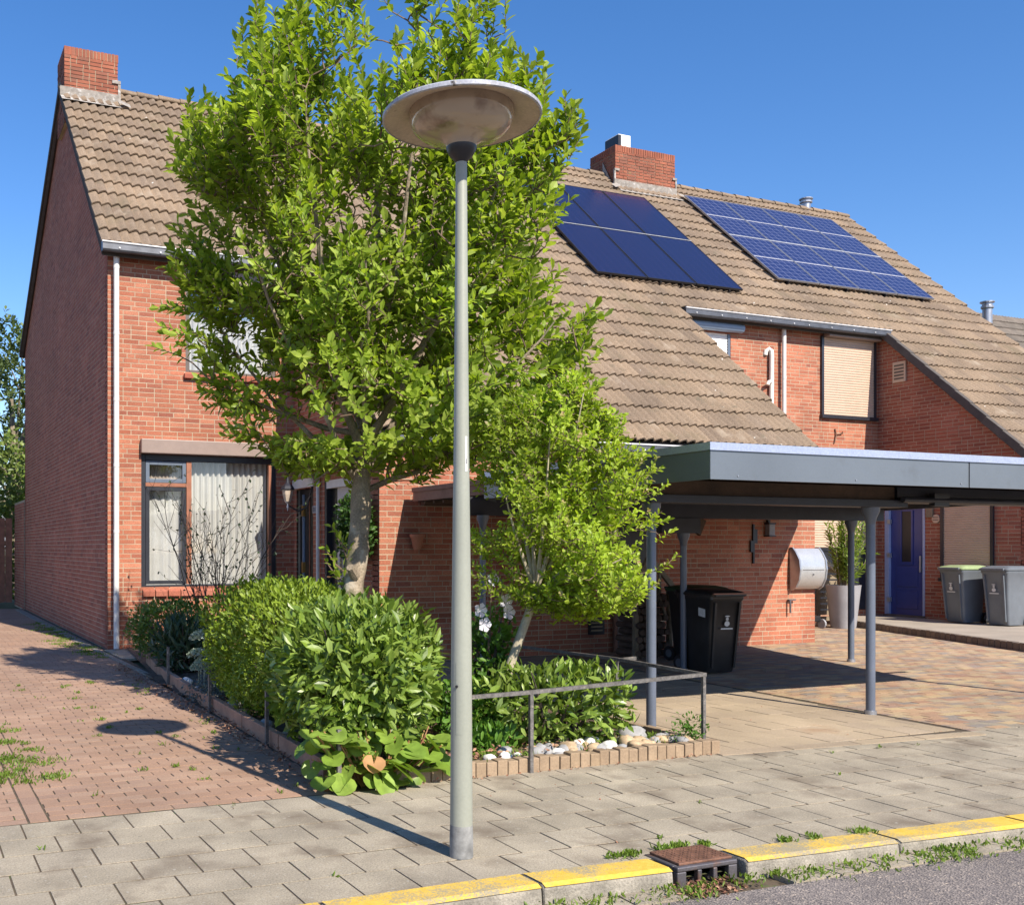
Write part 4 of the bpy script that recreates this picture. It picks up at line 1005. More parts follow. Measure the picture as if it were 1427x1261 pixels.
# ---------------------------------------------------------------- street lamp
def lamp():
    x, y = 2.608, 4.487
    l = thing('street_lamp', (x, y, 0), 'tall street lamp with tapering grey pole and wide saucer-shaped hood', 'street lamp')
    MB().lathe([(.0575,0),(.054,.6),(.0515,1.05),(.045,1.55),(.038,2.1),(.032,2.9),(.028,3.5)], 28, (x,y,0)).build('pole', M['pole'], l, smooth=True)
    MB().lathe([(.0592,0),(.0588,.10),(.0568,.16)], 28, (x,y,.002)).build('pole_foot', pm('pole_foot_stain', (.19,.19,.185), .7, var=.35, nscale=14), l, smooth=True)
    MB().lathe([(.024,3.475),(.033,3.49),(.058,3.515),(.074,3.545),(.076,3.56)], 28, (x,y,0)).build('collar', M['black'], l, smooth=True)
    MB().lathe([(.070,3.545),(.074,3.56),(.082,3.575),(.105,3.593),(.15,3.607),(.205,3.625),(.240,3.652),(.258,3.685),(.262,3.715),(.262,3.745)], 40, (x,y,0)).build('diffuser', M['diffuser'], l, smooth=True)
    MB().lathe([(.262,3.74),(.275,3.735),(.325,3.722),(.375,3.706),(.388,3.700)], 48, (x,y,0)).build('shade_underside', M['lamp_in'], l, smooth=True)
    MB().lathe([(.387,3.697),(.397,3.700),(.398,3.716),(.390,3.724),(.36,3.734),(.29,3.750),(.20,3.764),(.10,3.772),(.0,3.775)], 48, (x,y,0)).build('shade', M['lamp_rim'], l, smooth=True)
    # inspection door and inventory sticker
    d = MB()
    for a0 in (0,):
        pts = []
    def patch(z0, z1, a0, a1, off, n=6):
        r0 = lambda z: np.interp(z, [0,.6,1.05,1.55,2.1,2.9,3.5], [.0575,.054,.0515,.045,.038,.032,.028])+off
        vs = []; fs = []
        for z in (z0, z1):
            for k in range(n+1):
                a = R(a0+(a1-a0)*k/n); vs.append((x+r0(z)*math.cos(a), y+r0(z)*math.sin(a), z))
        for k in range(n): fs.append((k, k+1, n+1+k+1, n+1+k))
        return MB().add(vs, fs)
    s = patch(1.93, 2.105, -93, -74, .0012).build('sticker', M['print_white'], l)
    for z, h in ((1.967,.026),(1.995,.004),(2.005,.004),(2.016,.003),(2.027,.003)):
        patch(z, z+h, -87 if h > .01 else -86, -80 if h > .01 else -82, .002, 3).build('sticker_print', M['print_dark'], s)
    patch(.62, .98, -150, -112, .0012).build('inspection_door', M['pole'], l)
    MB().tube([(x-.045,y-.035,.86),(x-.052,y-.04,.86)], .007, 8).build('door_bolt', M['black'], l)
lamp()

# ---------------------------------------------------------------- wheelie bins
def bin_proto(name, body, lid, bag=None, lidtop=None):
    b = bpy.data.objects.new(name, None); COL.objects.link(b)
    rings = []
    for z, w, d, yo in ((.02,.40,.40,.0),(.10,.425,.45,-.005),(.55,.47,.53,-.01),(.90,.505,.60,-.015),(.92,.53,.63,-.015),(.96,.53,.63,-.015)):
        rings.append(rrect(0, yo, w, d, .045, z))
    MB().loft(rings).build('body', M[body], b, smooth=True)
    f = MB()
    for sx in (-1, 1): f.bar((sx*.165,-.235,.08), (sx*.185,-.325,.88), .03, .03)
    f.build('body_ribs', M[body], b)
    lr = [rrect(0, -.02, .56, .69, .05, .962), rrect(0, -.02, .57, .70, .05, .985), rrect(0, .0, .52, .62, .06, 1.015), rrect(0, .02, .36, .42, .08, 1.04)]
    lo = MB().loft(lr).build('lid', M[lid], b, smooth=True)
    MB().box(-.235, .235, -.385, -.33, .955, 1.0).build('lid_grip', M[body if lid.startswith('lid') else lid], lo, bevel=.012)
    MB().tube([(-.22,.36,1.0),(.22,.36,1.0)], .017, 8).build('handle', M[body], b)
    for sx in (-1, 1):
        t = MB().tube([(sx*.22-.025,.265,.10),(sx*.22+.025,.265,.10)], .10, 18).build('wheel', M['black_plastic'], b, smooth=True)
        MB().tube([(sx*.22-.028,.265,.10),(sx*.22+.028,.265,.10)], .055, 14).build('hub', M['bin_grey'], t, smooth=True)
    # printed crest: crown, head, round badge and a caption bar
    yf = lambda z: -.31-.0+(.62-z)*.075-.0115
    def disc(cx, z, r, sy=1): return MB().add([(cx+r*math.cos(a), -.285-.085*(z+sy*r*math.sin(a)-.45)-.014, z+sy*r*math.sin(a)) for a in np.linspace(0, 2*math.pi, 16, endpoint=False)], [tuple(range(16))])
    cr = disc(0, .625, .04, .85); cr.add(*[[tuple(v) for v in disc(0, .683, .021).v], [tuple(range(16))]]); cr.add(*[[tuple(v) for v in disc(0, .716, .040, .22).v], [tuple(range(16))]])
    q = [(-.09,.555),(.09,.555),(.09,.572),(-.09,.572)]
    cr.add([(a, -.285-.085*(z-.45)-.014, z) for a, z in q], [(0,1,2,3)]); cr.build('crest', M['print_white'], b)
    return b
def bins():
    a = bin_proto('wheelie_bin', 'bin_black', 'bin_black'); a.location = (9.32, 9.95, 0); a.rotation_euler = (0,0,R(-2))
    tag(a, 'black wheelie bin with white crest under the carport', 'wheelie bin', 'wheelie bins')
    MB().box(-.27, .29, -.40, -.375, .985, 1.0).build('lid_edge', M['frame_brown'], a); MB().add([(-.267,-.12,.72),(-.267,-.24,.70),(-.267,-.24,.80),(-.267,-.12,.82)], [(0,1,2,3)]).build('label_sticker', M['print_white'], a)
    g = copy_tree(a); g.location = (10.04, 10.95, 0); g.rotation_euler = (0,0,R(4))
    tag(g, 'black wheelie bin with dark green lid half hidden behind the other black bin', 'wheelie bin', 'wheelie bins')
    for ch in list(g.children):
        if ch.name.startswith(('lid',)) and ch.type == 'MESH' and not ch.name.startswith('lid_edge'):
            me = ch.data.copy(); me.materials.clear(); me.materials.append(M['lid_dkgreen']); ch.data = me
    g1 = bin_proto('wheelie_bin', 'bin_grey', 'lid_green'); g1.location = (18.80, 13.40, .115); g1.rotation_euler = (0,0,R(-97)); g1.scale = (1.0,1.0,1.06)
    tag(g1, 'grey wheelie bin with pale green lid beside the blue door', 'wheelie bin', 'wheelie bins')
    g2 = bin_proto('wheelie_bin', 'bin_grey', 'bin_grey'); g2.location = (18.84, 12.62, .115); g2.rotation_euler = (0,0,R(-93)); g2.scale = (1.0,1.0,1.06)
    tag(g2, 'grey wheelie bin with grey lid next to the green-lidded one', 'wheelie bin', 'wheelie bins')
    # wooden easel-like stake pair leaning at the wall
    s = thing('folded_easel', (9.6, 11.6, 0), 'narrow folded wooden trestle leaning between black bin and brick wall', 'trestle')
    MB().bar((9.62,11.55,0),(9.66,12.0,.98), .03).build('leg', M['wood'], s); MB().bar((9.95,11.75,0),(9.67,12.02,.95), .03).build('leg', M['wood'], s)
bins()

# ---------------------------------------------------------------- things on the walls and under the carport
def wall_things():
    # letterbox
    b = thing('letterbox', (13.55, 12.3, .9), 'rounded aluminium letterbox on the garage corner', 'letterbox')
    prof = [(0,.90),(.04,.885),(.11,.93),(.17,1.05),(.19,1.20),(.17,1.35),(.11,1.46),(.05,1.535),(0,1.54)]
    rings = [[(x, YG-.03-p[0], p[1]) for p in prof] for x in (13.30, 13.84)]
    MB().loft(rings).build('box', M['alu'], b, smooth=True)
    for x0, x1 in ((13.27, 13.30), (13.84, 13.87)):
        MB().loft([[(x, YG-.02-p[0]*1.12, 1.22+(p[1]-1.22)*1.06) for p in prof] for x in (x0, x1)]).build('end_cheek', M['steel'], b)
    MB().box(13.34, 13.80, YG-.226, YG-.20, 1.19, 1.197).build('flap_seam', M['frame_grey'], b); MB().tube([(13.57,YG-.222,1.12),(13.57,YG-.228,1.12)], .012, 8).build('lock', M['black'], b)
    MB().box(13.30, 13.84, YG-.024, YG-.008, .90, 1.54).build('back_plate', M['steel'], b)
    # wall lantern over the garage
    l = thing('wall_light', (12.81, 12.35, 1.87), 'small dark box wall light above the letterbox side of the garage wall', 'wall light')
    MB().box(12.75, 12.87, YG-.11, YG-.02, 1.74, 1.92).build('glass_body', M['planter'], l, bevel=.008); MB().box(12.74, 12.88, YG-.12, YG-.01, 1.92, 1.945).box(12.74, 12.88, YG-.12, YG-.01, 1.725, 1.742).box(12.79,12.83,YG-.05,YG-.006,1.945,2.02).build('cap', M['black'], l)
    # iron bar on wall
    i = thing('iron_hanger', (12.5, 12.38, 1.4), 'black iron bar hanger on the shaded garage wall', 'hanger')
    MB().box(12.49, 12.52, YG-.035, YG-.008, 1.30, 1.92).build('bar', M['black'], i); MB().box(12.52, 12.58, YG-.035, YG-.01, 1.62, 1.84).box(12.44, 12.49, YG-.035, YG-.01, 1.48, 1.66).build('plates', M['black'], i)
    # dark tap
    t = thing('garden_tap', (13.29, 12.36, .6), 'dark garden tap low on the sunlit brick below the letterbox', 'tap')
    MB().tube([(13.24,YG-.006,.70),(13.24,YG-.06,.70),(13.24,YG-.065,.64),(13.24,YG-.065,.50)], .016, 8).build('spout', M['iron'], t); MB().bar((13.22,YG-.05,.71),(13.37,YG-.05,.71), .022).build('lever', M['iron'], t)
    # terracotta half pot
    p = thing('wall_pot', (6.47, 12.3, 1.62), 'terracotta half pot hung on the shaded brick wall', 'pot')
    rings = []
    for z, r in ((1.52,.045),(1.55,.06),(1.67,.085),(1.69,.105),(1.73,.108)):
        rings.append([(6.47+r*math.cos(a), YG-.10-r*math.sin(a)*.85, z) for a in np.linspace(0, 2*math.pi, 16, endpoint=False)])
    MB().loft(rings, cap=False).build('pot', M['terracotta'], p, smooth=True); MB().lathe([(0,0),(.085,0)], 12, (6.47,YG-.10,1.70)).build('soil', M['soil'], p)
    # coach lantern at entrance
    L = thing('coach_lantern', (5.72, 15.05, 2.2), 'black coach lantern with pale glass on a curled bracket by the entrance', 'lantern')
    cx, cy = 5.60, 14.98
    MB().lathe([(.0,0),(.055,.01),(.085,.12),(.095,.20)], 8, (cx,cy,2.26)).build('glass', M['lamp_in'], L); MB().lathe([(.12,0),(.09,.05),(.035,.10),(.02,.17),(.005,.26)], 8, (cx,cy,2.46)).lathe([(.10,-.01),(.12,0)], 8, (cx,cy,2.46)).build('hood', M['beam_dark'], L)
    MB().lathe([(.004,-.14),(.018,-.08),(.012,-.03),(.055,.01)], 8, (cx,cy,2.26)).build('finial', M['zinc_edge'], L)
    MB().tube([(cx+.02,cy,2.20),(cx+.16,cy-.05,2.12),(cx+.28,cy-.12,2.18),(cx+.31,cy-.16,2.36),(cx+.33,cy-.2,2.5)], .014, 6).build('bracket', M['black'], L)
    n = thing('house_number_plate', (5.9, 14.55, 2.14), 'small pale ceramic house number plate on the brick pier', 'number plate')
    m = MB(); obox(m, FX, XG, -14.74, -14.50, 2.08, 2.20, .012, .035); m.build('plate', M['planter'], n, bevel=.012)
    for k, u in enumerate((-14.70,-14.64,-14.58)):
        m = MB(); obox(m, FX, XG, u, u+.03, 2.105, 2.175, .0352, .0365); m.build('digit', M['print_dark'], n)
    # round vent and intercom on right flank
    r = thing('round_wall_vent', (19.2, 14.30, 2.1), 'round cream wall vent with two dark slots beside the blue door', 'vent')
    MB().add([(XC-.03, 14.30+.085*math.cos(a), 2.13+.085*math.sin(a)) for a in np.linspace(0, -2*math.pi, 20, endpoint=False)]+[(XC-.005, 14.30+.09*math.cos(a), 2.13+.09*math.sin(a)) for a in np.linspace(0, -2*math.pi, 20, endpoint=False)],
        [tuple(range(20))]+[(k,20+k,20+(k+1)%20,(k+1)%20) for k in range(20)]).build('disc', M['shutter_beige'], r)
    for z in (2.10, 2.15): MB().box(XC-.034, XC-.0302, 14.24, 14.36, z, z+.014).build('slot', M['frame_grey'], r)
    # log store under carport
    s = thing('log_store', (9.8, 11.9, 0), 'rustic log store of rough poles filled with stacked firewood', 'log store')
    for x in (9.50, 10.10):
        MB().tube([(x,11.55,0),(x+.01,11.56,.5),(x-.01,11.55,.98)], [.05,.045,.042], 8).build('pole', M['wood'], s, smooth=True)
    MB().bar((9.40,11.5,.95),(9.70,11.5,1.42), .05, .07).bar((10.16,11.5,.95),(9.70,11.5,1.42), .05, .07).build('gable_rail', M['wood'], s); MB().bar((10.0,11.52,.6),(9.72,11.5,1.2), .035).build('brace', M['wood'], s)
    MB().bar((9.88,11.5,.9),(9.88,11.5,1.25), .035).build('king_post', M['wood'], s)
    for k in range(9):
        for j in range(9):
            x = 9.52+j*.11+(k % 2)*.05; z = .07+k*.098
            if x < 10.06: MB().tube([(x,11.50+random.uniform(-.03,.03),z),(x,11.95,z)], random.uniform(.043,.052), 7).build('log', M['log'], s)
    d = thing('side_door', (10.9, 12.35, 0), 'dark door in the shaded garage wall beside the log store', 'door')
    MB().box(9.78, 9.84, YG-.05, YG-.008, 0, 1.98).box(10.52, 10.58, YG-.05, YG-.008, 0, 1.98).build('frame', M['wood_gate'], d); MB().box(9.84, 10.52, YG-.035, YG-.008, 0, 1.96).build('leaf', M['door_dark'], d)
wall_things()

def terrace_things():
    p = thing('planter', (16.83, 14.4, 0), 'tall grey tapered planter standing at the terrace corner', 'planter')
    rings = [rrect(16.83, 14.42, w, w, r, z, 5) for z, w, r in ((.0,.42,.19),(.05,.44,.20),(.80,.60,.28),(.83,.61,.28),(.83,.53,.25),(.76,.52,.24))]
    MB().loft(rings).build('pot', M['planter'], p, smooth=True)
    MB().lathe([(0,0),(.25,0)], 14, (16.83,14.42,.78)).build('soil', M['soil'], p)
    f = thing('slatted_fence', (17.2, 15.0, 0), 'low weathered wooden slat fence with sloping white handrail behind the planter', 'fence')
    for k in range(9):
        MB().box(16.15, 17.55, 14.98, 15.0, .10+k*.118, .10+k*.118+.085).build('slat', M['wood'], f)
    for x in (16.2, 16.75, 17.5): MB().box(x, x+.07, 14.94, 14.98, 0, 1.2).build('post', M['wood'], f)
    MB().bar((16.2,14.9,1.62),(17.35,14.9,1.05), .05, .07).bar((17.35,14.9,1.07),(17.36,14.9,.72), .05, .07).build('handrail', M['white'], f)
    w = thing('garden_cart', (16.2, 14.6, 0), 'small dark wheeled garden cart beside the planter', 'cart')
    MB().box(16.0, 16.4, 14.55, 14.85, .12, .24).build('body', M['black_plastic'], w, bevel=.02)
    for x in (15.98, 16.38): MB().tube([(x,14.53,.09),(x+.04,14.53,.09)], .09, 12).build('wheel', M['planter'], w)
terrace_things()

def garden_frame():
    # bed and borders
    bed = MB(); nx, ny = 30, 60; V = []; F = []
    for j in range(ny+1):
        for i in range(nx+1):
            x = 2.72+(5.62-2.72)*i/nx; y = 6.08+(12.3-6.08)*j/ny
            V.append((x, y, .035+.035*math.sin(x*5+y*3)*math.sin(y*4)+random.uniform(-.012,.012)+(.03 if 3.1 < x < 5.4 else 0)))
    for j in range(ny):
        for i in range(nx): a = j*(nx+1)+i; F.append((a, a+1, a+nx+2, a+nx+1))
    meshobj('garden_bed', fastmesh('garden_bed', V, F, True), M['soil'], None, 'structure')
    V = []; F = []
    b2 = MB().add([(2.82,12.25,.02),(5.62,12.25,.02),(5.9,15.6,.02),(3.2,15.6,.02)], [(0,1,2,3)]).build('front_bed', M['soil'], kind='structure')
    e = thing('brick_edging', (4.1, 6.02, 0), 'buff soldier bricks edging the front of the garden bed', 'edging')
    x = 3.0; me = None
    while x < 5.66:
        w = .085
        b = MB().box(x, x+w-.006, 5.985+random.uniform(-.004,.004), 6.075, -.05, .100+random.uniform(-.012,.008)); b.build('edging_brick', M['edging'], e, bevel=.006); x += w
    y = 6.1
    while y < 8.4:
        MB().box(5.60, 5.665, y, y+.20, -.05, .10+random.uniform(-.006,.006)).build('edging_brick', M['edging'], e, bevel=.006); y += .206
    k = thing('edging_kerb', (2.75, 9.5, 0), 'terracotta coloured concrete edging boards along the alley side of the bed', 'edging')
    pts = [(2.66,6.35),(2.70,7.35),(2.73,8.35),(2.76,9.35),(2.79,10.35),(2.84,11.35),(2.92,12.3),(3.06,13.5)]
    for a, b in zip(pts[:-1], pts[1:]): MB().bar((a[0],a[1]+.01,.05),(b[0],b[1]-.01,.05+random.uniform(-.01,.01)), .06, .15).build('edging_board', M['kerb_red'], k, bevel=.006)
    # low metal rail
    r = thing('garden_rail', (4, 6, 0), 'low weathered metal rail around the garden bed', 'railing')
    posts = [(5.66,6.10,.585),(4.02,5.97,.555),(2.60,6.02,.40),(5.72,7.2,.59)]
    lefts = [(2.645,7.54,.46),(2.70,9.32,.46),(2.79,11.3,.45),(3.06,14.0,.42)]
    for x, y, h in posts+lefts: MB().box(x-.013, x+.013, y-.013, y+.013, 0, h-.013).build('post', M['rail'], r)
    def rl(a, b): MB().bar(a, b, .028, .026).build('rail', M['rail'], r)
    rl((5.678,6.10,.585),(4.02,5.97,.555)); rl((4.02,5.97,.5549),(3.42,6.0,.54)); rl((5.66,6.115,.5851),(5.72,7.2,.59)); rl((5.72,7.2,.59),(5.55,8.6,.59))
    MB().bar((5.70,7.21,.575),(6.0,7.3,.575), .03).build('rail', M['rail'], r)
    MB().bar((3.03,14.02,.415),(3.22,13.7,.405), .03, .02).build('rail', M['rail'], r)
    # stones
    base = []
    for s in range(6):
        import_b = bpy.data.meshes.new('stone'); bm_v = []; n1, n2 = 7, 10; rr = random.Random(s)
        off = [[rr.uniform(.82,1.12) for _ in range(n2)] for _ in range(n1)]
        for i in range(n1):
            th = math.pi*(i+.0)/(n1-1)
            for j in range(n2):
                ph = 2*math.pi*j/n2; q = off[i][j] if 0 < i < n1-1 else 1
                bm_v.append((q*math.sin(th)*math.cos(ph), q*math.sin(th)*math.sin(ph), q*math.cos(th)))
        fs = [(i*n2+j, (i+1)*n2+j, (i+1)*n2+(j+1) % n2, i*n2+(j+1) % n2) for i in range(n1-1) for j in range(n2)]
        import_b.from_pydata(bm_v, [], fs); import_b.update(); import_b.polygons.foreach_set('use_smooth', np.ones(len(fs), dtype=bool)); base.append(import_b)
    mw = pm('stone_white', (.66,.64,.60), .8, var=.12, nscale=12, bump=.3, bscale=30); mg = pm('stone_grey', (.27,.265,.265), .85, var=.2, nscale=12, bump=.3, bscale=30); mb = pm('stone_buff', (.40,.29,.18), .85, var=.2, nscale=12, bump=.3, bscale=30)
    cols = {'white': mw, 'grey': mg, 'buff': mb}; meshes = {(i, c): None for i in range(6) for c in cols}
    spots = []
    rr = random.Random(5)
    for _ in range(62):
        x = rr.uniform(4.2, 5.55); y = 6.10+abs(rr.gauss(0, .13)); spots.append((x, y, rr.uniform(.022,.062), rr.choice(('white','grey','buff','white','grey','buff'))))
    for x, y, s, c in ((3.45,6.14,.05,'grey'),(3.55,6.16,.022,'white'),(3.6,6.18,.02,'white'),(3.5,6.2,.02,'white'),(3.78,6.13,.042,'white'),(3.92,6.15,.045,'white'),(3.97,6.18,.035,'white'),(4.0,6.28,.06,'grey'),(4.06,6.2,.026,'white'),(3.45,6.55,.075,'buff'),(4.35,6.12,.05,'white'),(4.5,6.2,.08,'buff'),(5.25,6.42,.11,'grey'),(5.02,6.2,.07,'buff'),
                       (2.80,8.0,.06,'grey'),(2.80,8.6,.07,'buff'),(2.83,9.0,.08,'grey'),(2.82,9.6,.05,'buff'),(2.86,10.2,.06,'grey'),(2.9,10.9,.06,'white'),(2.8,7.5,.05,'buff')): spots.append((x, y, s, c))
    for i, (x, y, s, c) in enumerate(spots):
        key = (i % 6, c)
        if meshes[key] is None:
            me = base[i % 6].copy(); me.materials.append(cols[c]); meshes[key] = me
        o = bpy.data.objects.new('stone', meshes[key]); COL.objects.link(o)
        o.location = (x, y, .07+s*.35); o.scale = (s*rr.uniform(.9,1.4), s*rr.uniform(.8,1.1), s*rr.uniform(.55,.8)); o.rotation_euler = (rr.uniform(-.3,.3), rr.uniform(-.3,.3), rr.uniform(0,6.28))
        size = 'large' if s > .058 else ('small' if s < .036 else 'medium-sized')
        place = 'beside the terracotta edging boards' if x < 3.0 else ('at the front brick edging' if x > 4.15 else 'between lamp pole and front rail')
        tag(o, '%s %s garden stone %s' % (size, {'white':'white','grey':'grey','buff':'buff brown'}[c], place), 'stone', '%s %s stones %s' % (size, c, place))
garden_frame()

# ---------------------------------------------------------------- plants
def leaf_arrays(P, D, Nn, L, W, fold=.22, curl=.18):
    P = np.asarray(P); D = np.asarray(D); D = D/np.linalg.norm(D, axis=1, keepdims=True)
    Nn = np.asarray(Nn); Nn = Nn-D*(Nn*D).sum(1, keepdims=True); nn = np.linalg.norm(Nn, axis=1, keepdims=True); nn[nn < 1e-5] = 1; Nn = Nn/nn
    S = np.cross(D, Nn); L = np.asarray(L)[:, None]; W = np.asarray(W)[:, None]
    mid = P+D*L*.52-Nn*W*fold*.6; tip = P+D*L-Nn*L*curl; e = Nn*W*fold*.4; c1 = Nn*L*curl*.12; c2 = Nn*L*curl*.5
    r1 = P+D*L*.28-S*W*.36+e-c1; r2 = P+D*L*.68-S*W*.48+e-c2; l1 = P+D*L*.28+S*W*.36+e-c1; l2 = P+D*L*.68+S*W*.48+e-c2
    V = np.stack([P, r1, r2, tip, l2, l1, mid], 1).reshape(-1, 3)
    b = 7*np.arange(len(P))[:, None, None]
    F = (np.array([(0,1,6),(1,2,6),(2,3,6),(3,4,6),(4,5,6),(5,0,6)])[None]+b).reshape(-1, 3)
    return V, F
def leaves(name, mat, parent, P, D, Nn, L, W, fold=.22, curl=.18):
    V, F = leaf_arrays(P, D, Nn, L, W, fold, curl)
    return meshobj(name, fastmesh(name, V, F), M[mat], parent, 'stuff')
def unitv(a): return a/np.maximum(1e-9, np.linalg.norm(a, axis=1, keepdims=True))
CRv = CR; CFv = CF

def shoots_to_leaves(tips, dirs, rng, per=12, length=.32, L=(.07,.11), ratio=.48, spread=.85):
    P, D, Nn = [], [], []
    for t, d in zip(tips, dirs):
        d = d/np.linalg.norm(d); a = np.cross(d, [.3,.2,.9]); a /= np.linalg.norm(a); b = np.cross(d, a); ph = rng.uniform(0, 6.28)
        n = int(per*rng.uniform(.75, 1.25))
        for k in range(n):
            f = k/n; ang = ph+k*2.4; out = a*math.cos(ang)+b*math.sin(ang)
            sp = spread*(1.05-.55*f)
            dd = d*(1-.45*sp)+out*sp+rng.normal(0, .18, 3); P.append(t-d*length*(1-f)); D.append(dd); Nn.append(d*.8-out*.35+np.array([0,0,.5])+rng.normal(0,.25,3))
    n = len(P); Ls = rng.uniform(L[0], L[1], n)
    return np.array(P), np.array(D), np.array(Nn), Ls, Ls*ratio*rng.uniform(.85, 1.15, n)

def grow_twigs(seed_nodes, tips, dirs, back, r0, r1, rng):
    """join every shoot to the nearest wood already grown, nearest shoots first"""
    nodes_ = [np.array(q) for q in seed_nodes]; tw = MB(); base = np.array(seed_nodes)
    order = np.argsort([((base-q)**2).sum(1).min() for q in tips]); arr = np.zeros((len(nodes_)+2*len(tips), 3)); n = len(nodes_); arr[:n] = nodes_
    for i in order:
        q = tips[i]; d = dirs[i]/np.linalg.norm(dirs[i]); low = q-d*back
        dist = ((arr[:n]-low)**2).sum(1)+.25*np.maximum(0, arr[:n,2]-low[2]); s = arr[np.argmin(dist)]
        m = (s+low)/2+rng.normal(0,.015,3); tw.tube([s, m, low, q], [r0, r0*.85, r0*.65, r1], 4, cap=False)
        arr[n] = low; arr[n+1] = m; n += 2
    return tw

def big_tree():
    rng = np.random.default_rng(21)
    from mathutils import noise as mn
    bx, by = 3.70, 8.30
    t = thing('garden_tree', (bx, by, 0), 'tall bushy light green tree with a bent pale trunk in the garden bed', 'tree')
    org = np.array([3.78, 8.50, 0.]); K = .93                     # crown axis
    Z = lambda z: 1.55+(z-1.55)*K
    prof = np.array([(2.30,.10,.75),(2.45,.30,1.50),(2.7,.42,1.90),(3.15,.48,1.95),(3.6,.46,1.94),(4.1,.28,1.92),(4.8,.20,2.0),(5.5,.30,1.88),(6.0,.38,1.72),(6.5,.40,1.55),(6.95,.40,1.32),(7.25,.42,.9)])
    prof[:,0] = Z(prof[:,0]); prof[:,1:] *= K
    def env(z): return np.interp(z, prof[:,0], prof[:,1]), np.interp(z, prof[:,0], prof[:,2])
    fork = org+np.array([.12,.0,2.30]); br = MB(); nodes_ = []
    tp = [(bx-.06,by,.0),(bx-.03,by,.45),(bx+.0,by,1.0),(bx+.09,by+.05,1.55),(bx+.15,by+.10,2.0),(fork[0],fork[1],2.40)]
    tps = []; trs = []
    for s in np.linspace(0, 5, 31):
        i = min(4, int(s)); f = s-i; tps.append(np.array(tp[i])*(1-f)+np.array(tp[i+1])*f+rng.normal(0,.006,3)); trs.append(np.interp(s, range(6), [.14,.117,.107,.095,.086,.08])*(1+.07*math.sin(s*7)+rng.normal(0,.03)))
    MB().tube(tps, trs, 14).build('trunk', M['bark'], t, smooth=True)
    MB().tube([(bx+.02,by-.05,1.30),(bx-.06,by-.12,1.38)], [.05,.035], 8).build('knot', M['bark'], t, smooth=True)
    for k, (a, rr, zt) in enumerate([(0,.0,5.9),(.5,1.0,5.5),(1.5,1.1,5.6),(2.4,1.15,5.3),(3.2,1.3,5.4),(4.1,1.2,5.6),(5.0,1.1,5.7),(5.7,1.4,5.2),(.9,1.6,4.4),(2.0,1.5,4.2),(2.9,1.7,3.9),(3.8,1.6,4.3),(4.6,1.5,4.0),(6.1,1.7,3.7),(3.1,1.75,3.3),(.2,1.6,3.2)]):
        end = org+CRv*(rr*K*math.cos(a)+.25)+CFv*(rr*K*.85*math.sin(a)); end[2] = Z(zt)
        start = fork+np.array([0,0,rng.uniform(-.25,.5)]); mid = start*.5+end*.5+np.array([0,0,-.25 if zt > 4.5 else -.1])+rng.normal(0,.1,3); mid[:2] += (end[:2]-start[:2])*.18
        pts = []
        for s in np.linspace(0, 1, 9): pts.append((1-s)**2*start+2*s*(1-s)*mid+s*s*end+rng.normal(0,.02,3)*(0<s<1))
        br.tube(pts, list(np.linspace(.045 if zt > 4.5 else .03, .007, 9)), 7); nodes_ += pts[2:]
    leaders = []
    for k in range(58):
        a = k*2.39996; r = math.sqrt((k+.5)/58)*1.02; leaders.append((r*math.cos(a), r*math.sin(a), rng.uniform(6.1,7.3)-.5*max(0, r-.6)))
    tips, dirs = [], []
    while len(tips) < 2250:
        z = rng.uniform(2.35, 7.2); c, w = env(Z(z))
        u = rng.uniform(0, 6.28); r = math.sqrt(rng.uniform(.05, 1))
        q = org+CRv*(c+r*w*1.06*math.cos(u))+CFv*(r*w*.88*math.sin(u)); q[2] = Z(z)
        nv = mn.noise(Vector(q*1.25)+Vector((3,1,7)))
        if r > .88+.6*nv: continue
        if rng.random() > .45+.55*r: continue
        if mn.noise(Vector(q*1.7)) < -.12: continue
        if z > 5.7:
            px, pf = (q-org)@CRv-c, (q-org)@CFv
            if not any((px-lx*w)**2+(pf-lf*w*.85)**2 < (.24 if z < 6.3 else .165)**2 and z < lz for lx, lf, lz in leaders): continue
        outv = CRv*math.cos(u)+CFv*math.sin(u)
        d = outv*(.35+.5*r)*(1 if z < 5.5 else .35)+np.array([0,0,1.0 if z > 4.2 else (.55 if z > 3.2 else .15)])+rng.normal(0,.25,3)
        tips.append(q); dirs.append(d/np.linalg.norm(d))
    for (o, f, z, du, dz) in ((-1.45,.1,2.95,-1,.0),(-1.25,.0,2.85,-1,-.2),(-1.5,.1,3.1,-.9,.3),(-1.35,.05,3.0,-1,.1),(-1.1,0,2.9,-1,.1),(2.25,.1,3.55,.8,.7),(2.35,.0,3.75,.6,.9),(2.15,.1,3.35,.9,.4),(2.2,.1,3.1,.9,.2),(2.05,0,2.9,.9,.1),(1.9,0,2.8,.9,.0),(2.05,-.1,5.45,.35,1),(2.1,-.1,5.75,.3,1),(2.0,-.1,5.2,.5,1),(-.85,0,6.9,-.1,1),(-.95,0,6.7,-.2,1),(-1.6,0,5.6,-.3,1),(-1.5,0,5.85,-.2,1),(-1.75,0,4.6,-.9,.5),(-1.8,0,3.9,-1,.2),(-1.7,0,3.6,-1,.1)):
        q = org+CRv*o*K+CFv*f; q[2] = Z(z)
        for k in range(3): tips.append(q+rng.normal(0,.07,3)); dirs.append(CRv*du+np.array([0,0,dz])+rng.normal(0,.12,3))
    tips = np.array(tips); dirs = np.array(dirs)
    tw = grow_twigs(nodes_, tips, dirs, .28, .008, .003, rng)
    br.build('branches', M['bark'], t, smooth=True); tw.build('twigs', M['twig'], t, kind='stuff')
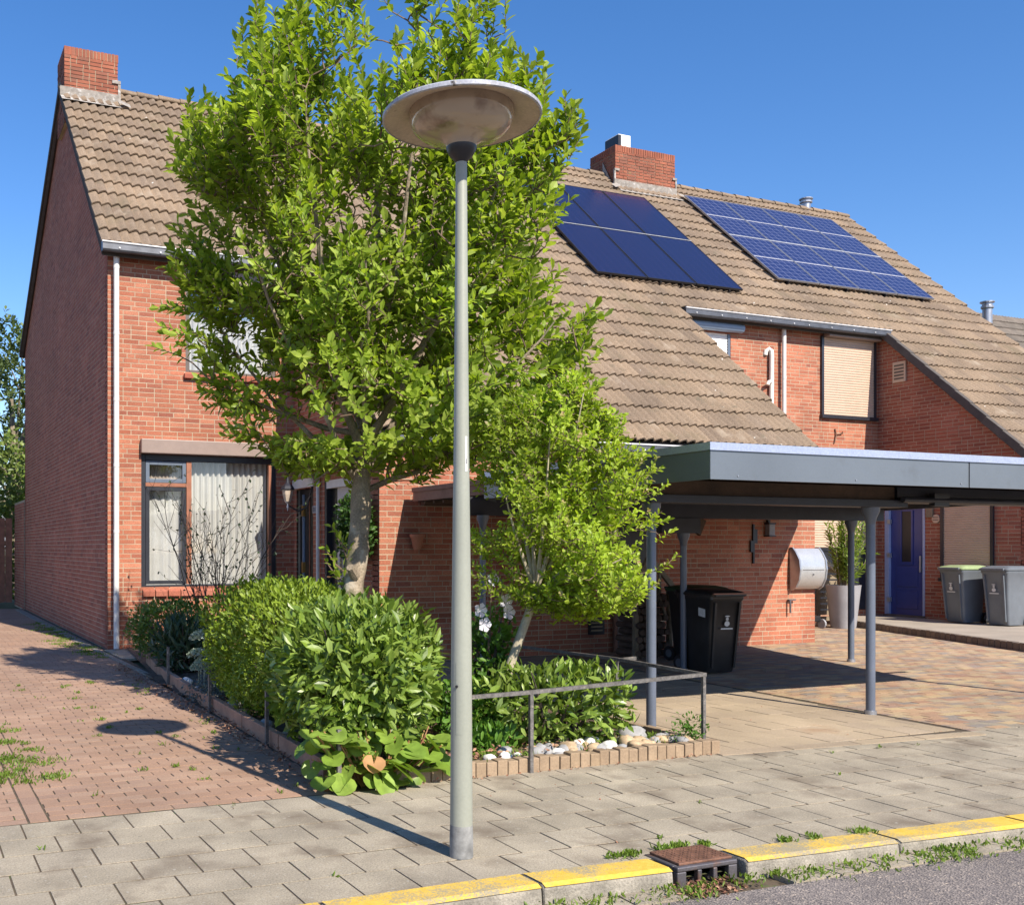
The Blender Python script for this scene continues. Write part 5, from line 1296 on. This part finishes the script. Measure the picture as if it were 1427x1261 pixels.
    P, D, Nn, L, W = shoots_to_leaves(tips, dirs, rng, per=16, length=.34, L=(.072,.122), ratio=.50)
    for (z, du) in ((1.55,-1),(1.75,-.8),(1.45,-1),(1.35,-.7),(1.62,-.5)):
        q = np.array([bx+.05, by, z])+CRv*du*.28; P2, D2, N2, L2, W2 = shoots_to_leaves([q], [CRv*du+np.array([0,0,.9])], rng, per=9, length=.3, L=(.07,.11))
        P = np.vstack([P,P2]); D = np.vstack([D,D2]); Nn = np.vstack([Nn,N2]); L = np.concatenate([L,L2]); W = np.concatenate([W,W2])
        MB().tube([(bx+.05,by,z-.3), tuple(q-CRv*du*.1-np.array([0,0,.15])), tuple(q)], [.012,.008,.004], 5).build('sprout', M['twig'], t)
    leaves('crown', 'leaf_tree', t, P, D, Nn, L, W)
big_tree()

def small_tree():
    rng = np.random.default_rng(22)
    from mathutils import noise as mn
    bx, by = 4.32, 6.88
    t = thing('young_tree', (bx, by, 0), 'small round tree with bright yellow-green leaves and buff seed tips in front of the carport', 'tree')
    org = np.array([4.79, 6.68, 0.]); fork = np.array([4.60, 6.76, 1.20])
    MB().tube([(4.30,6.90,0),(4.34,6.88,.35),(4.42,6.84,.65),(4.52,6.80,.95),tuple(fork)], [.05,.042,.036,.034,.032], 10).build('trunk', M['bark2'], t, smooth=True)
    prof = np.array([(1.08,.15,.25),(1.18,.12,.66),(1.35,.04,.74),(1.7,.0,.77),(2.0,.0,.77),(2.3,-.02,.74),(2.5,-.05,.66),(2.72,-.02,.45),(2.88,.02,.2)])
    br = MB(); nodes_ = []
    for k in range(13):
        a = k*2.4; rr = rng.uniform(.25,.75); zt = rng.uniform(1.45, 2.7); end = org+CRv*rr*math.cos(a)+CFv*rr*math.sin(a); end[2] = zt
        mid = fork*.55+end*.45; mid[:2] += (end[:2]-fork[:2])*.15
        pts = [(1-s)**2*fork+2*s*(1-s)*mid+s*s*end for s in np.linspace(0,1,7)]; br.tube(pts, list(np.linspace(.02,.004,7)), 6); nodes_ += pts[1:]
    br.build('branches', M['bark2'], t, smooth=True); nodes_ = np.array(nodes_); tips, dirs = [], []
    while len(tips) < 1700:
        z = rng.uniform(1.08, 2.9); c, w = np.interp(z, prof[:,0], prof[:,1]), np.interp(z, prof[:,0], prof[:,2]); u = rng.uniform(0,6.28); r = math.sqrt(rng.uniform(.05,1))
        if rng.random() > .3+.7*r: continue
        lump = 1+.12*math.sin(4*u+z*5)+.08*math.sin(7*u-z*7)
        q = org+CRv*(c+r*w*lump*math.cos(u))+CFv*(r*w*lump*.95*math.sin(u)); q[2] = z
        if mn.noise(Vector(q*3.2)) < -.16 or r > .90+.7*mn.noise(Vector(q*2.4)+Vector((5,2,1))): continue
        d = (CRv*math.cos(u)+CFv*math.sin(u))*(.4+.5*r)+np.array([0,0,.5])+rng.normal(0,.3,3); tips.append(q); dirs.append(d)
    tips = np.array(tips); dirs = np.array(dirs); tw = grow_twigs(nodes_, tips, dirs, .12, .004, .0015, rng)
    tw.build('twigs', M['twig'], t, kind='stuff')
    P, D, Nn, L, W = shoots_to_leaves(tips, dirs, rng, per=12, length=.18, L=(.035,.062), ratio=.55)
    leaves('crown', 'leaf_small', t, P, D, Nn, L, W)
    sel = rng.choice(len(tips), 190, replace=False); P, D, Nn, L, W = shoots_to_leaves(tips[sel]+dirs[sel]*.03, dirs[sel], rng, per=5, length=.05, L=(.02,.035), ratio=.7)
    leaves('seed_tips', 'leaf_tip', t, P, D, Nn, L, W)
small_tree()

def shrub(name, label, cat, cx, cy, rx, ry, z0, z1, mat, n, L, ratio, group=None, boxy=2.6, seed=1, up=.35, stem=True, curl=.15, rot=0.0, inner=.25, parent=None, fold=.22, droop=0.0):
    rng = np.random.default_rng(seed); t = parent or thing(name, (cx, cy, 0), label, cat, group)
    u = rng.uniform(0, 2*math.pi, n); v = rng.uniform(-1, 1, n); r = 1-np.abs(rng.normal(0, inner, n)); r = np.clip(r, .15, 1.04)
    dx = np.sqrt(1-v*v)*np.cos(u); dy = np.sqrt(1-v*v)*np.sin(u); dz = v
    k = (np.abs(dx)**boxy+np.abs(dy)**boxy+np.abs(dz)**boxy)**(-1/boxy)
    lump = 1+.06*np.sin(5*u+3*v)+.05*np.sin(9*u-5*v)
    X = dx*k*r*lump*rx; Y = dy*k*r*lump*ry; Z = (z0+z1)/2+dz*k*r*lump*(z1-z0)/2
    co, si = math.cos(rot), math.sin(rot)
    P = np.stack([cx+X*co-Y*si, cy+X*si+Y*co, np.maximum(Z, .03)], 1)
    out = np.stack([(dx*co-dy*si)/rx, (dx*si+dy*co)/ry, dz/((z1-z0)/2)], 1); out = unitv(out)
    D = out*.75+np.array([0,0,up])+rng.normal(0,.45,(n,3)); D[:,2] -= droop; Nn = out*.9+np.array([0,0,.6])+rng.normal(0,.35,(n,3))
    Ls = rng.uniform(L[0], L[1], n); leaves('foliage', mat, t, P-unitv(D)*Ls[:,None]*.5, D, Nn, Ls, Ls*ratio*rng.uniform(.85,1.15,n), fold=fold, curl=curl)
    if stem:
        s = MB()
        for k in range(9):
            a = k*2.4; e = (cx+.75*rx*math.cos(a)*co-.75*ry*math.sin(a)*si, cy+.75*rx*math.cos(a)*si+.75*ry*math.sin(a)*co, z0+(z1-z0)*rng.uniform(.5,.9))
            s.tube([(cx+.12*rx*math.cos(a), cy+.12*ry*math.sin(a), 0), (cx*.5+e[0]*.5, cy*.5+e[1]*.5, z0*.5+e[2]*.5), e], [.02,.014,.006], 5)
        s.build('stems', M['twig_dk'], t)
    return t
shrub('laurel_hedge', 'clipped glossy green laurel hedge at the corner of the bed', 'hedge', 3.03, 6.74, .62, .86, .16, 1.21, 'leaf_laurel', 6000, (.065,.13), .36, seed=3, up=.12, boxy=2.5, rot=-PSI, inner=.30, curl=.1)
shrub('conifer_hedge', 'soft yellow-green conifer hedge behind the laurel', 'hedge', 3.24, 8.75, .60, 1.28, .05, 1.26, 'leaf_conifer', 21000, (.035,.075), .38, seed=4, boxy=2.8, up=.45, inner=.2)
shrub('round_shrub', 'small dark clipped round shrub near the drainpipe', 'shrub', 3.30, 13.1, .56, .60, .12, .88, 'leaf_box', 5200, (.035,.06), .5, seed=5, inner=.18)
sp = shrub('lance_leaf_plant', 'dark plant with blue-green lance leaves in front of the round shrub', 'plant', 3.18, 12.0, .38, .5, .05, .72, 'leaf_dark', 900, (.12,.24), .16, seed=6, up=.7, inner=.35)
shrub('laurel_shrub', 'low loose laurel shrub behind the front rail under the young tree', 'shrub', 4.55, 6.48, .66, .27, .06, .70, 'leaf_laurel', 1700, (.065,.13), .33, seed=7, rot=-PSI*.6, inner=.3)
shrub('low_green_shrub', 'small round-leaved shrub between lamp pole and laurel shrub', 'shrub', 4.02, 6.75, .34, .26, .06, .58, 'leaf_hib', 1300, (.04,.07), .6, seed=8, inner=.3)
shrub('wall_climber', 'dark green climber on the corner of the garage wall', 'climber', 5.74, 12.75, .22, .42, 1.35, 2.30, 'leaf_climber', 2200, (.05,.085), .55, seed=9, stem=False, inner=.35)
def extras():
    rng = np.random.default_rng(9)
    t = [o for o in bpy.data.objects if o.name.startswith('wall_climber')][0]
    MB().tube([(5.75,12.75,0),(5.78,12.72,.5),(5.70,12.80,.9),(5.76,12.72,1.3),(5.72,12.8,1.7)], [.018,.017,.015,.013,.01], 6).tube([(5.82,12.4,0),(5.86,12.38,.35),(5.78,12.40,.7),(5.74,12.6,1.2)], [.012,.012,.01,.008], 6).build('stem', M['twig'], t)
    # silver plant: rounded heads
    s = thing('silver_plant', (2.90, 10.4, 0), 'pale silver-grey plant of rounded flower heads at the alley edge', 'plant')
    for (x, y, z, r) in ((2.98,10.5,.58,.15),(2.88,10.35,.42,.11),(2.86,10.2,.30,.10),(2.93,10.3,.34,.1)):
        n = 420; d = unitv(rng.normal(0,1,(n,3))); d[:,2] = np.abs(d[:,2])*.9; P = np.array([x,y,z])+d*np.array([r,r,r*.75])*rng.uniform(.8,1,(n,1))
        leaves('flower_head', 'leaf_silver', s, P, d+rng.normal(0,.4,(n,3)), d, rng.uniform(.018,.035,n), rng.uniform(.012,.02,n)); MB().tube([(x,y,0),(x,y,z)], [.008,.006], 5).build('stem', M['leaf_silver'], s)
    b = thing('sedum', (2.84, 9.75, 0), 'low blue-grey succulent mat spilling over the edging boards', 'plant')
    n = 900; P = np.stack([rng.normal(2.86,.10,n), rng.normal(9.85,.22,n), np.abs(rng.normal(.08,.09,n))+.02], 1); leaves('foliage', 'leaf_blue', b, P, rng.normal(0,1,(n,3))+[0,0,.8], rng.normal(0,.4,(n,3))+[0,0,1], rng.uniform(.025,.05,n), rng.uniform(.012,.022,n))
    # bare rose bush
    r = thing('rose_bush', (3.98, 13.5, 0), 'nearly leafless dark twiggy rose bush in front of the lower window', 'bush')
    tw = MB(); tips = []
    for k in range(20):
        a = rng.uniform(0,6.28); lean = rng.uniform(.05,.36); h = rng.uniform(1.5, 2.45); p = np.array([3.98+.06*math.cos(a), 13.5+.06*math.sin(a), .05]); d = np.array([math.cos(a)*lean, math.sin(a)*lean*.7, 1.0]); pts = [p]
        for s in range(9):
            d = d+rng.normal(0,.13,3)*[1,.7,.3]; d[2] = max(d[2], .45); p = p+d/np.linalg.norm(d)*h/9; pts.append(p)
            for _k in range((s % 2)+1 if s > 2 else 0):
                e = d/np.linalg.norm(d)+rng.normal(0,.55,3); q = p; bp = [p]
                for _ in range(4): e = e+rng.normal(0,.2,3)+[0,0,.12]; q = q+e/np.linalg.norm(e)*.11; bp.append(q)
                tw.tube(bp, [.0042,.0036,.003,.0026,.002], 4); tips += bp[2:]
        tw.tube(pts, list(np.linspace(.010,.003,10)), 5); tips += pts[6:]
    tw.build('canes', M['twig_dk'], r); tips = np.array(tips); sel = tips[rng.choice(len(tips), min(len(tips), 330), replace=False)]; n = len(sel)
    leaves('foliage', 'leaf_dark', r, sel, rng.normal(0,1,(n,3)), rng.normal(0,.5,(n,3))+[0,0,1], rng.uniform(.035,.065,n), rng.uniform(.022,.04,n))
    # hibiscus with flowers
    h = shrub('hibiscus', 'flowering hibiscus with white-lilac blooms beside the young tree trunk', 'shrub', 4.40, 7.15, .26, .24, .35, 1.10, 'leaf_hib', 900, (.045,.075), .6, seed=12, inner=.4)
    for (x, y, z) in ((4.22,6.92,.95),(4.44,6.92,1.04),(4.34,7.0,1.30),(4.20,6.95,1.06),(4.40,6.9,1.13)):
        pv = []; pf = []
        for k in range(5):
            a = k*1.257; c, s = math.cos(a), math.sin(a); o = len(pv)
            q = lambda r, da, dy: (x+r*math.cos(a+da), y-dy, z+r*math.sin(a+da))
            pv += [(x,y,z), q(.03,-.55,.02), q(.052,-.52,.026), q(.062,0,.022), q(.052,.52,.026), q(.03,.55,.02)]; pf.append((o,o+1,o+2,o+3,o+4,o+5))
        MB().add(pv, pf).build('flower', M['petal'], h)
    MB().tube([(4.36,7.05,.8),(4.34,7.0,1.30)], .005, 5).build('flower_stalk', M['twig'], h)
    # bergenia: every leaf its own piece
    g = thing('bergenia', (2.95, 6.1, 0), 'bergenia with large round leathery leaves spilling over the bed corner', 'plant'); pr = {}
    for c in ('leaf_bergenia', 'leaf_red'):
        V = [(0,0,0)]; F = []; nr, na = 4, 12
        for i in range(1, nr+1):
            for k in range(na+1):
                a = -math.pi*.92+2*math.pi*.92*k/na; rr = i/nr; x = .5+.5*rr*math.cos(a); y = .47*rr*math.sin(a)*(1+.04*math.sin(k*2.1)); z = .09*rr*rr*abs(math.sin(a))-.10*(x)**2+.012*math.sin(k*1.9)*rr
                V.append((x, y, z))
        V[0] = (.5, 0, -.03); st = lambda i, k: 1+(i-1)*(na+1)+k
        for k in range(na): F.append((0, st(1,k), st(1,k+1), st(1,k+1)))
        F2 = [(st(i,k), st(i+1,k), st(i+1,k+1), st(i,k+1)) for i in range(1, nr) for k in range(na)]
        me = bpy.data.meshes.new('leaf'); me.from_pydata(V, [], [(f[0],f[1],f[2]) for f in F]+F2); me.update(); me.polygons.foreach_set('use_smooth', np.ones(len(me.polygons), dtype=bool)); me.materials.append(M[c]); pr[c] = me
    rr = random.Random(4); red = 0; pet = MB()
    for k in range(105):
        f = rr.random(); cx = 2.46+.88*f; cy = 6.02+rr.uniform(-.10,.24)+.05*math.sin(f*9)
        a = rr.uniform(-2.7,-.3) if rr.random() < .75 else rr.uniform(-3.14,3.14); s = rr.uniform(.13,.21); z = rr.uniform(.07,.38)*(1-.5*max(0, -(cy-6.05)/.15))
        c = 'leaf_red' if k in (7, 30, 55, 71) else 'leaf_bergenia'
        o = bpy.data.objects.new('leaf', pr[c]); COL.objects.link(o); setp(o, g); o.location = (cx, cy, z); o.scale = (s, s, s); o.rotation_euler = (rr.uniform(-.5,.5), rr.uniform(-.15,.95), a)
        pet.tube([(2.98+(cx-2.98)*.5, 6.12, .02), (cx, cy, z)], [.007,.005], 4, cap=False)
    pet.build('stalks', M['leaf_red'], g)
    # small plant at rail corner
    shrub('corner_weed', 'wispy weed growing through the corner post of the rail', 'plant', 5.55, 6.14, .17, .10, .05, .30, 'leaf_hib', 260, (.02,.04), .5, seed=14, stem=False, inner=.5)
    shrub('leafy_weed', 'broad-leaved weed tuft between the stones behind the lamp pole', 'plant', 3.95, 6.42, .28, .15, .05, .28, 'leaf_hib', 260, (.06,.12), .32, seed=15, up=.9, stem=False, inner=.5)
    # oleander in planter
    o = thing('oleander', (16.83, 14.42, .8), 'leggy yellow-green oleander growing in the grey planter', 'plant'); tips = []; dirs = []; tw = MB()
    for k in range(34):
        a = rng.uniform(0,6.28); l = rng.uniform(.0,.62); h = rng.uniform(.55,1.62); e = np.array([16.83+l*math.cos(a), 14.42+l*math.sin(a)*.8, .8+h]); s = np.array([16.83+.08*math.cos(a), 14.42+.08*math.sin(a), .78])
        tw.tube([s, s*.5+e*.5+[0,0,.05], e], [.011,.008,.004], 5); d = (e-s)/np.linalg.norm(e-s)
        for f in np.linspace(.35,1,6): tips.append(s+(e-s)*f); dirs.append(d+rng.normal(0,.15,3))
    tw.build('stems', M['wood'], o); P, D, Nn, L, W = shoots_to_leaves(np.array(tips), np.array(dirs), rng, per=13, length=.16, L=(.10,.17), ratio=.22, spread=.9); leaves('foliage', 'leaf_pot', o, P, D, Nn, L, W)
extras()

def ground_cover():
    rng = np.random.default_rng(31)
    def tuft(P0, n, h, sp, name, mat='grass'):
        P = []; D = []
        for p, k, hh, s in P0:
            m = int(n*k); q = np.stack([rng.normal(p[0],s,m), rng.normal(p[1],s*.9,m), np.full(m,p[2])],1); P.append(q); d = rng.normal(0,.6,(m,3)); d[:,2] = 1; D.append(d)
        P = np.vstack(P); D = np.vstack(D); m = len(P); leaves(name, mat, None, P, D, rng.normal(0,1,(m,3)), rng.uniform(h*.5,h,m), rng.uniform(.006,.014,m))
        o = bpy.data.objects[-1] if False else None
    spots = []
    for _ in range(26): spots.append(((rng.uniform(.25,1.0), rng.uniform(6.9,9.2), 0), rng.uniform(.3,1.2), 1, rng.uniform(.02,.07)))
    for _ in range(10): spots.append(((rng.uniform(.15,.85), rng.uniform(7.15,7.75), 0), 3.2, 1, .12))
    for _ in range(48): spots.append(((rng.uniform(.8,2.6), rng.uniform(6.05,12), 0), rng.uniform(.06,.3), 1, rng.uniform(.01,.03)))
    for _ in range(40): spots.append(((rng.normal(2.55,.1), rng.uniform(14.5,22), 0), rng.uniform(.5,1.3), 1, rng.uniform(.04,.1)))
    tuft(spots, 70, .04, .05, 'alley_grass')
    spots = []
    for _ in range(70):
        x = rng.uniform(2.6,6.6); spots.append(((x, kerb_y(x)-.245-rng.uniform(0,.06), -.076+.012*max(0,min(3.5,x-3.0))), rng.uniform(.1,.5), 1, rng.uniform(.02,.06)))
    for _ in range(22):
        x = rng.uniform(3.2,6.3); spots.append(((x, kerb_y(x)-.355, -.078+.012*max(0,min(3.5,x-3.0))), rng.uniform(.2,.7), 1, .05))
    for (x, y, k) in ((3.40,4.17,3),(3.62,4.18,2),(3.72,4.185,2),(3.86,4.16,1.5),(4.32,4.055,2.0),(4.5,4.04,1.2),(4.86,4.02,1.4),(4.8,4.02,1),(3.30,4.16,1)): spots.append(((x,y,.005), k, 1, .022))
    for _ in range(9): spots.append(((rng.uniform(.6,8), rng.uniform(4.3,5.9), 0), rng.uniform(.05,.2), 1, .012))
    tuft(spots, 45, .036, .04, 'kerb_weeds')
    spots = []
    for _ in range(60): spots.append(((rng.uniform(3.0,5.5), rng.uniform(6.12,6.9), .07), rng.uniform(.2,.9), 1, .05))
    tuft(spots, 40, .07, .04, 'bed_weeds')
    # leaf litter
    def litter(n, fx, fy, fz, name, s=(.02,.05)):
        P = np.stack([fx(n), fy(n), fz(n)],1); leaves(name, 'litter', None, P, rng.normal(0,1,(n,3))*[1,1,.25], rng.normal(0,.35,(n,3))+[0,0,1], rng.uniform(s[0],s[1],n), rng.uniform(s[0]*.5,s[1]*.6,n), fold=.4, curl=.3)
    litter(1500, lambda n: rng.uniform(2.85,4.6,n), lambda n: rng.uniform(6.1,7.4,n), lambda n: rng.uniform(.08,.13,n), 'bed_litter')
    litter(600, lambda n: rng.uniform(2.5,2.72,n), lambda n: rng.uniform(6.2,13.5,n), lambda n: rng.uniform(.005,.04,n), 'alley_litter')
    litter(130, lambda n: rng.normal(3.56,.09,n), lambda n: rng.normal(3.80,.055,n), lambda n: rng.uniform(-.082,-.06,n), 'drain_litter', (.015,.04))
    litter(70, lambda n: rng.uniform(3.0,5.6,n), lambda n: 5.965+rng.normal(0,.012,n), lambda n: rng.uniform(.004,.015,n), 'edging_litter', (.015,.035))
    litter(60, lambda n: rng.uniform(.6,9,n), lambda n: rng.uniform(4.2,9,n), lambda n: rng.uniform(.004,.01,n), 'pavement_litter', (.012,.03))
    for o in list(bpy.data.objects):
        if o.parent is None and o.get('kind') == 'stuff':
            lab = {'alley_grass':('green grass tufts growing between the alley clinkers','grass'),'kerb_weeds':('weeds along the kerb and gutter','weeds'),'bed_weeds':('weeds between stones in the bed','weeds'),'bed_litter':('brown dead leaves on the bed','dead leaves'),'alley_litter':('dead leaves along the edging boards','dead leaves'),
                   'drain_litter':('dead leaves gathered at the drain','dead leaves'),'edging_litter':('leaf litter at the foot of the brick edging','dead leaves'),'pavement_litter':('scattered leaf bits on the paving','dead leaves')}
            for k, (a, b) in lab.items():
                if o.name.startswith(k): tag(o, a, b)
ground_cover()

def background():
    # gate and hedge at the far end of the alley
    g = thing('wooden_gate', (2.4, 29.0, 0), 'brown wooden board gate in a dark frame at the alley end', 'gate')
    for k in range(5): MB().box(1.90+k*.19, 1.90+k*.19+.18, 29.05, 29.08, .06, 2.35).build('board', M['wood_gate'], g)
    MB().box(2.30, 2.42, 29.0, 29.04, 0, 2.5).box(1.79, 1.88, 29.0, 29.12, 0, 2.5).build('gate_frame', M['door_dark'], g); MB().box(2.36, 2.40, 28.96, 29.0, 1.1, 1.35).build('latch', M['alu'], g)
    w = thing('garden_wall', (2.8, 27.6, 0), 'low brick garden wall continuing past the gable', 'wall')
    brickwall(w, FX, 2.90, -29.0, -26.72, flat_top(2.75), (), nmax=40, mat='brick_side', seed=51)
    rng = np.random.default_rng(41)
    hd = thing('ivy_hedge', (1, 28, 0), 'sunlit overgrown ivy hedge above the garden gate', 'hedge'); n = 9000
    P = np.stack([rng.uniform(-2.5,6.5,n), rng.normal(30.6,.4,n), rng.uniform(0,1,n)],1); P[:,2] = P[:,2]**.8*(4.3+.6*np.sin(P[:,0]*2.3)+.4*np.sin(P[:,0]*5)); D = rng.normal(0,.7,(n,3))+[0,-.6,.2]
    leaves('foliage', 'leaf_ivy', hd, P, D, rng.normal(0,.5,(n,3))+[0,-.8,.6], rng.uniform(.10,.19,n), rng.uniform(.07,.13,n)); MB().tube([(1,30.2,0),(.9,30.2,2),(1.1,30.2,3.8)], [.12,.08,.03], 8).build('stem', M['bark'], hd)
    for (x, y, h, r, s, lab) in ((3.4,35,9.2,2.6,1,'tall grey-green tree rising behind the alley gate'),(-1.5,38,9.5,3.2,2,'wide grey-green tree further along behind the alley'),(5.5,39,8.4,2.5,3,'grey-green tree behind the gable end')):
        t = thing('far_tree', (x, y, 0), lab, 'tree', 'trees beyond the alley'); rg = np.random.default_rng(50+s)
        MB().tube([(x,y,0),(x+.1,y,h*.35),(x,y,h*.7)], [.22,.16,.06], 8).build('trunk', M['bark'], t); br = MB(); tips = []; dirs = []
        for k in range(14):
            a = k*2.4; e = np.array([x+r*.7*math.cos(a), y+r*.7*math.sin(a), h*rg.uniform(.4,.95)]); br.tube([(x,y,h*rg.uniform(.2,.5)), tuple(e)], [.06,.02], 5)
        br.build('branches', M['bark'], t)
        while len(tips) < 600:
            d = rg.normal(0,1,3); d /= np.linalg.norm(d); q = np.array([x,y,h*.6])+d*np.array([r,r,h*.42])*rg.uniform(.45,1)**.5
            if math.sin(q[0]*2.3)*math.sin(q[2]*2.0)*math.sin(q[1]*2) > .35: continue
            tips.append(q); dirs.append(d*.6+[0,0,.5]+rg.normal(0,.3,3))
        P, D, Nn, L, W = shoots_to_leaves(np.array(tips), np.array(dirs), rg, per=14, length=.6, L=(.12,.22), ratio=.55); leaves('crown', 'leaf_far', t, P, D, Nn, L, W)
background()
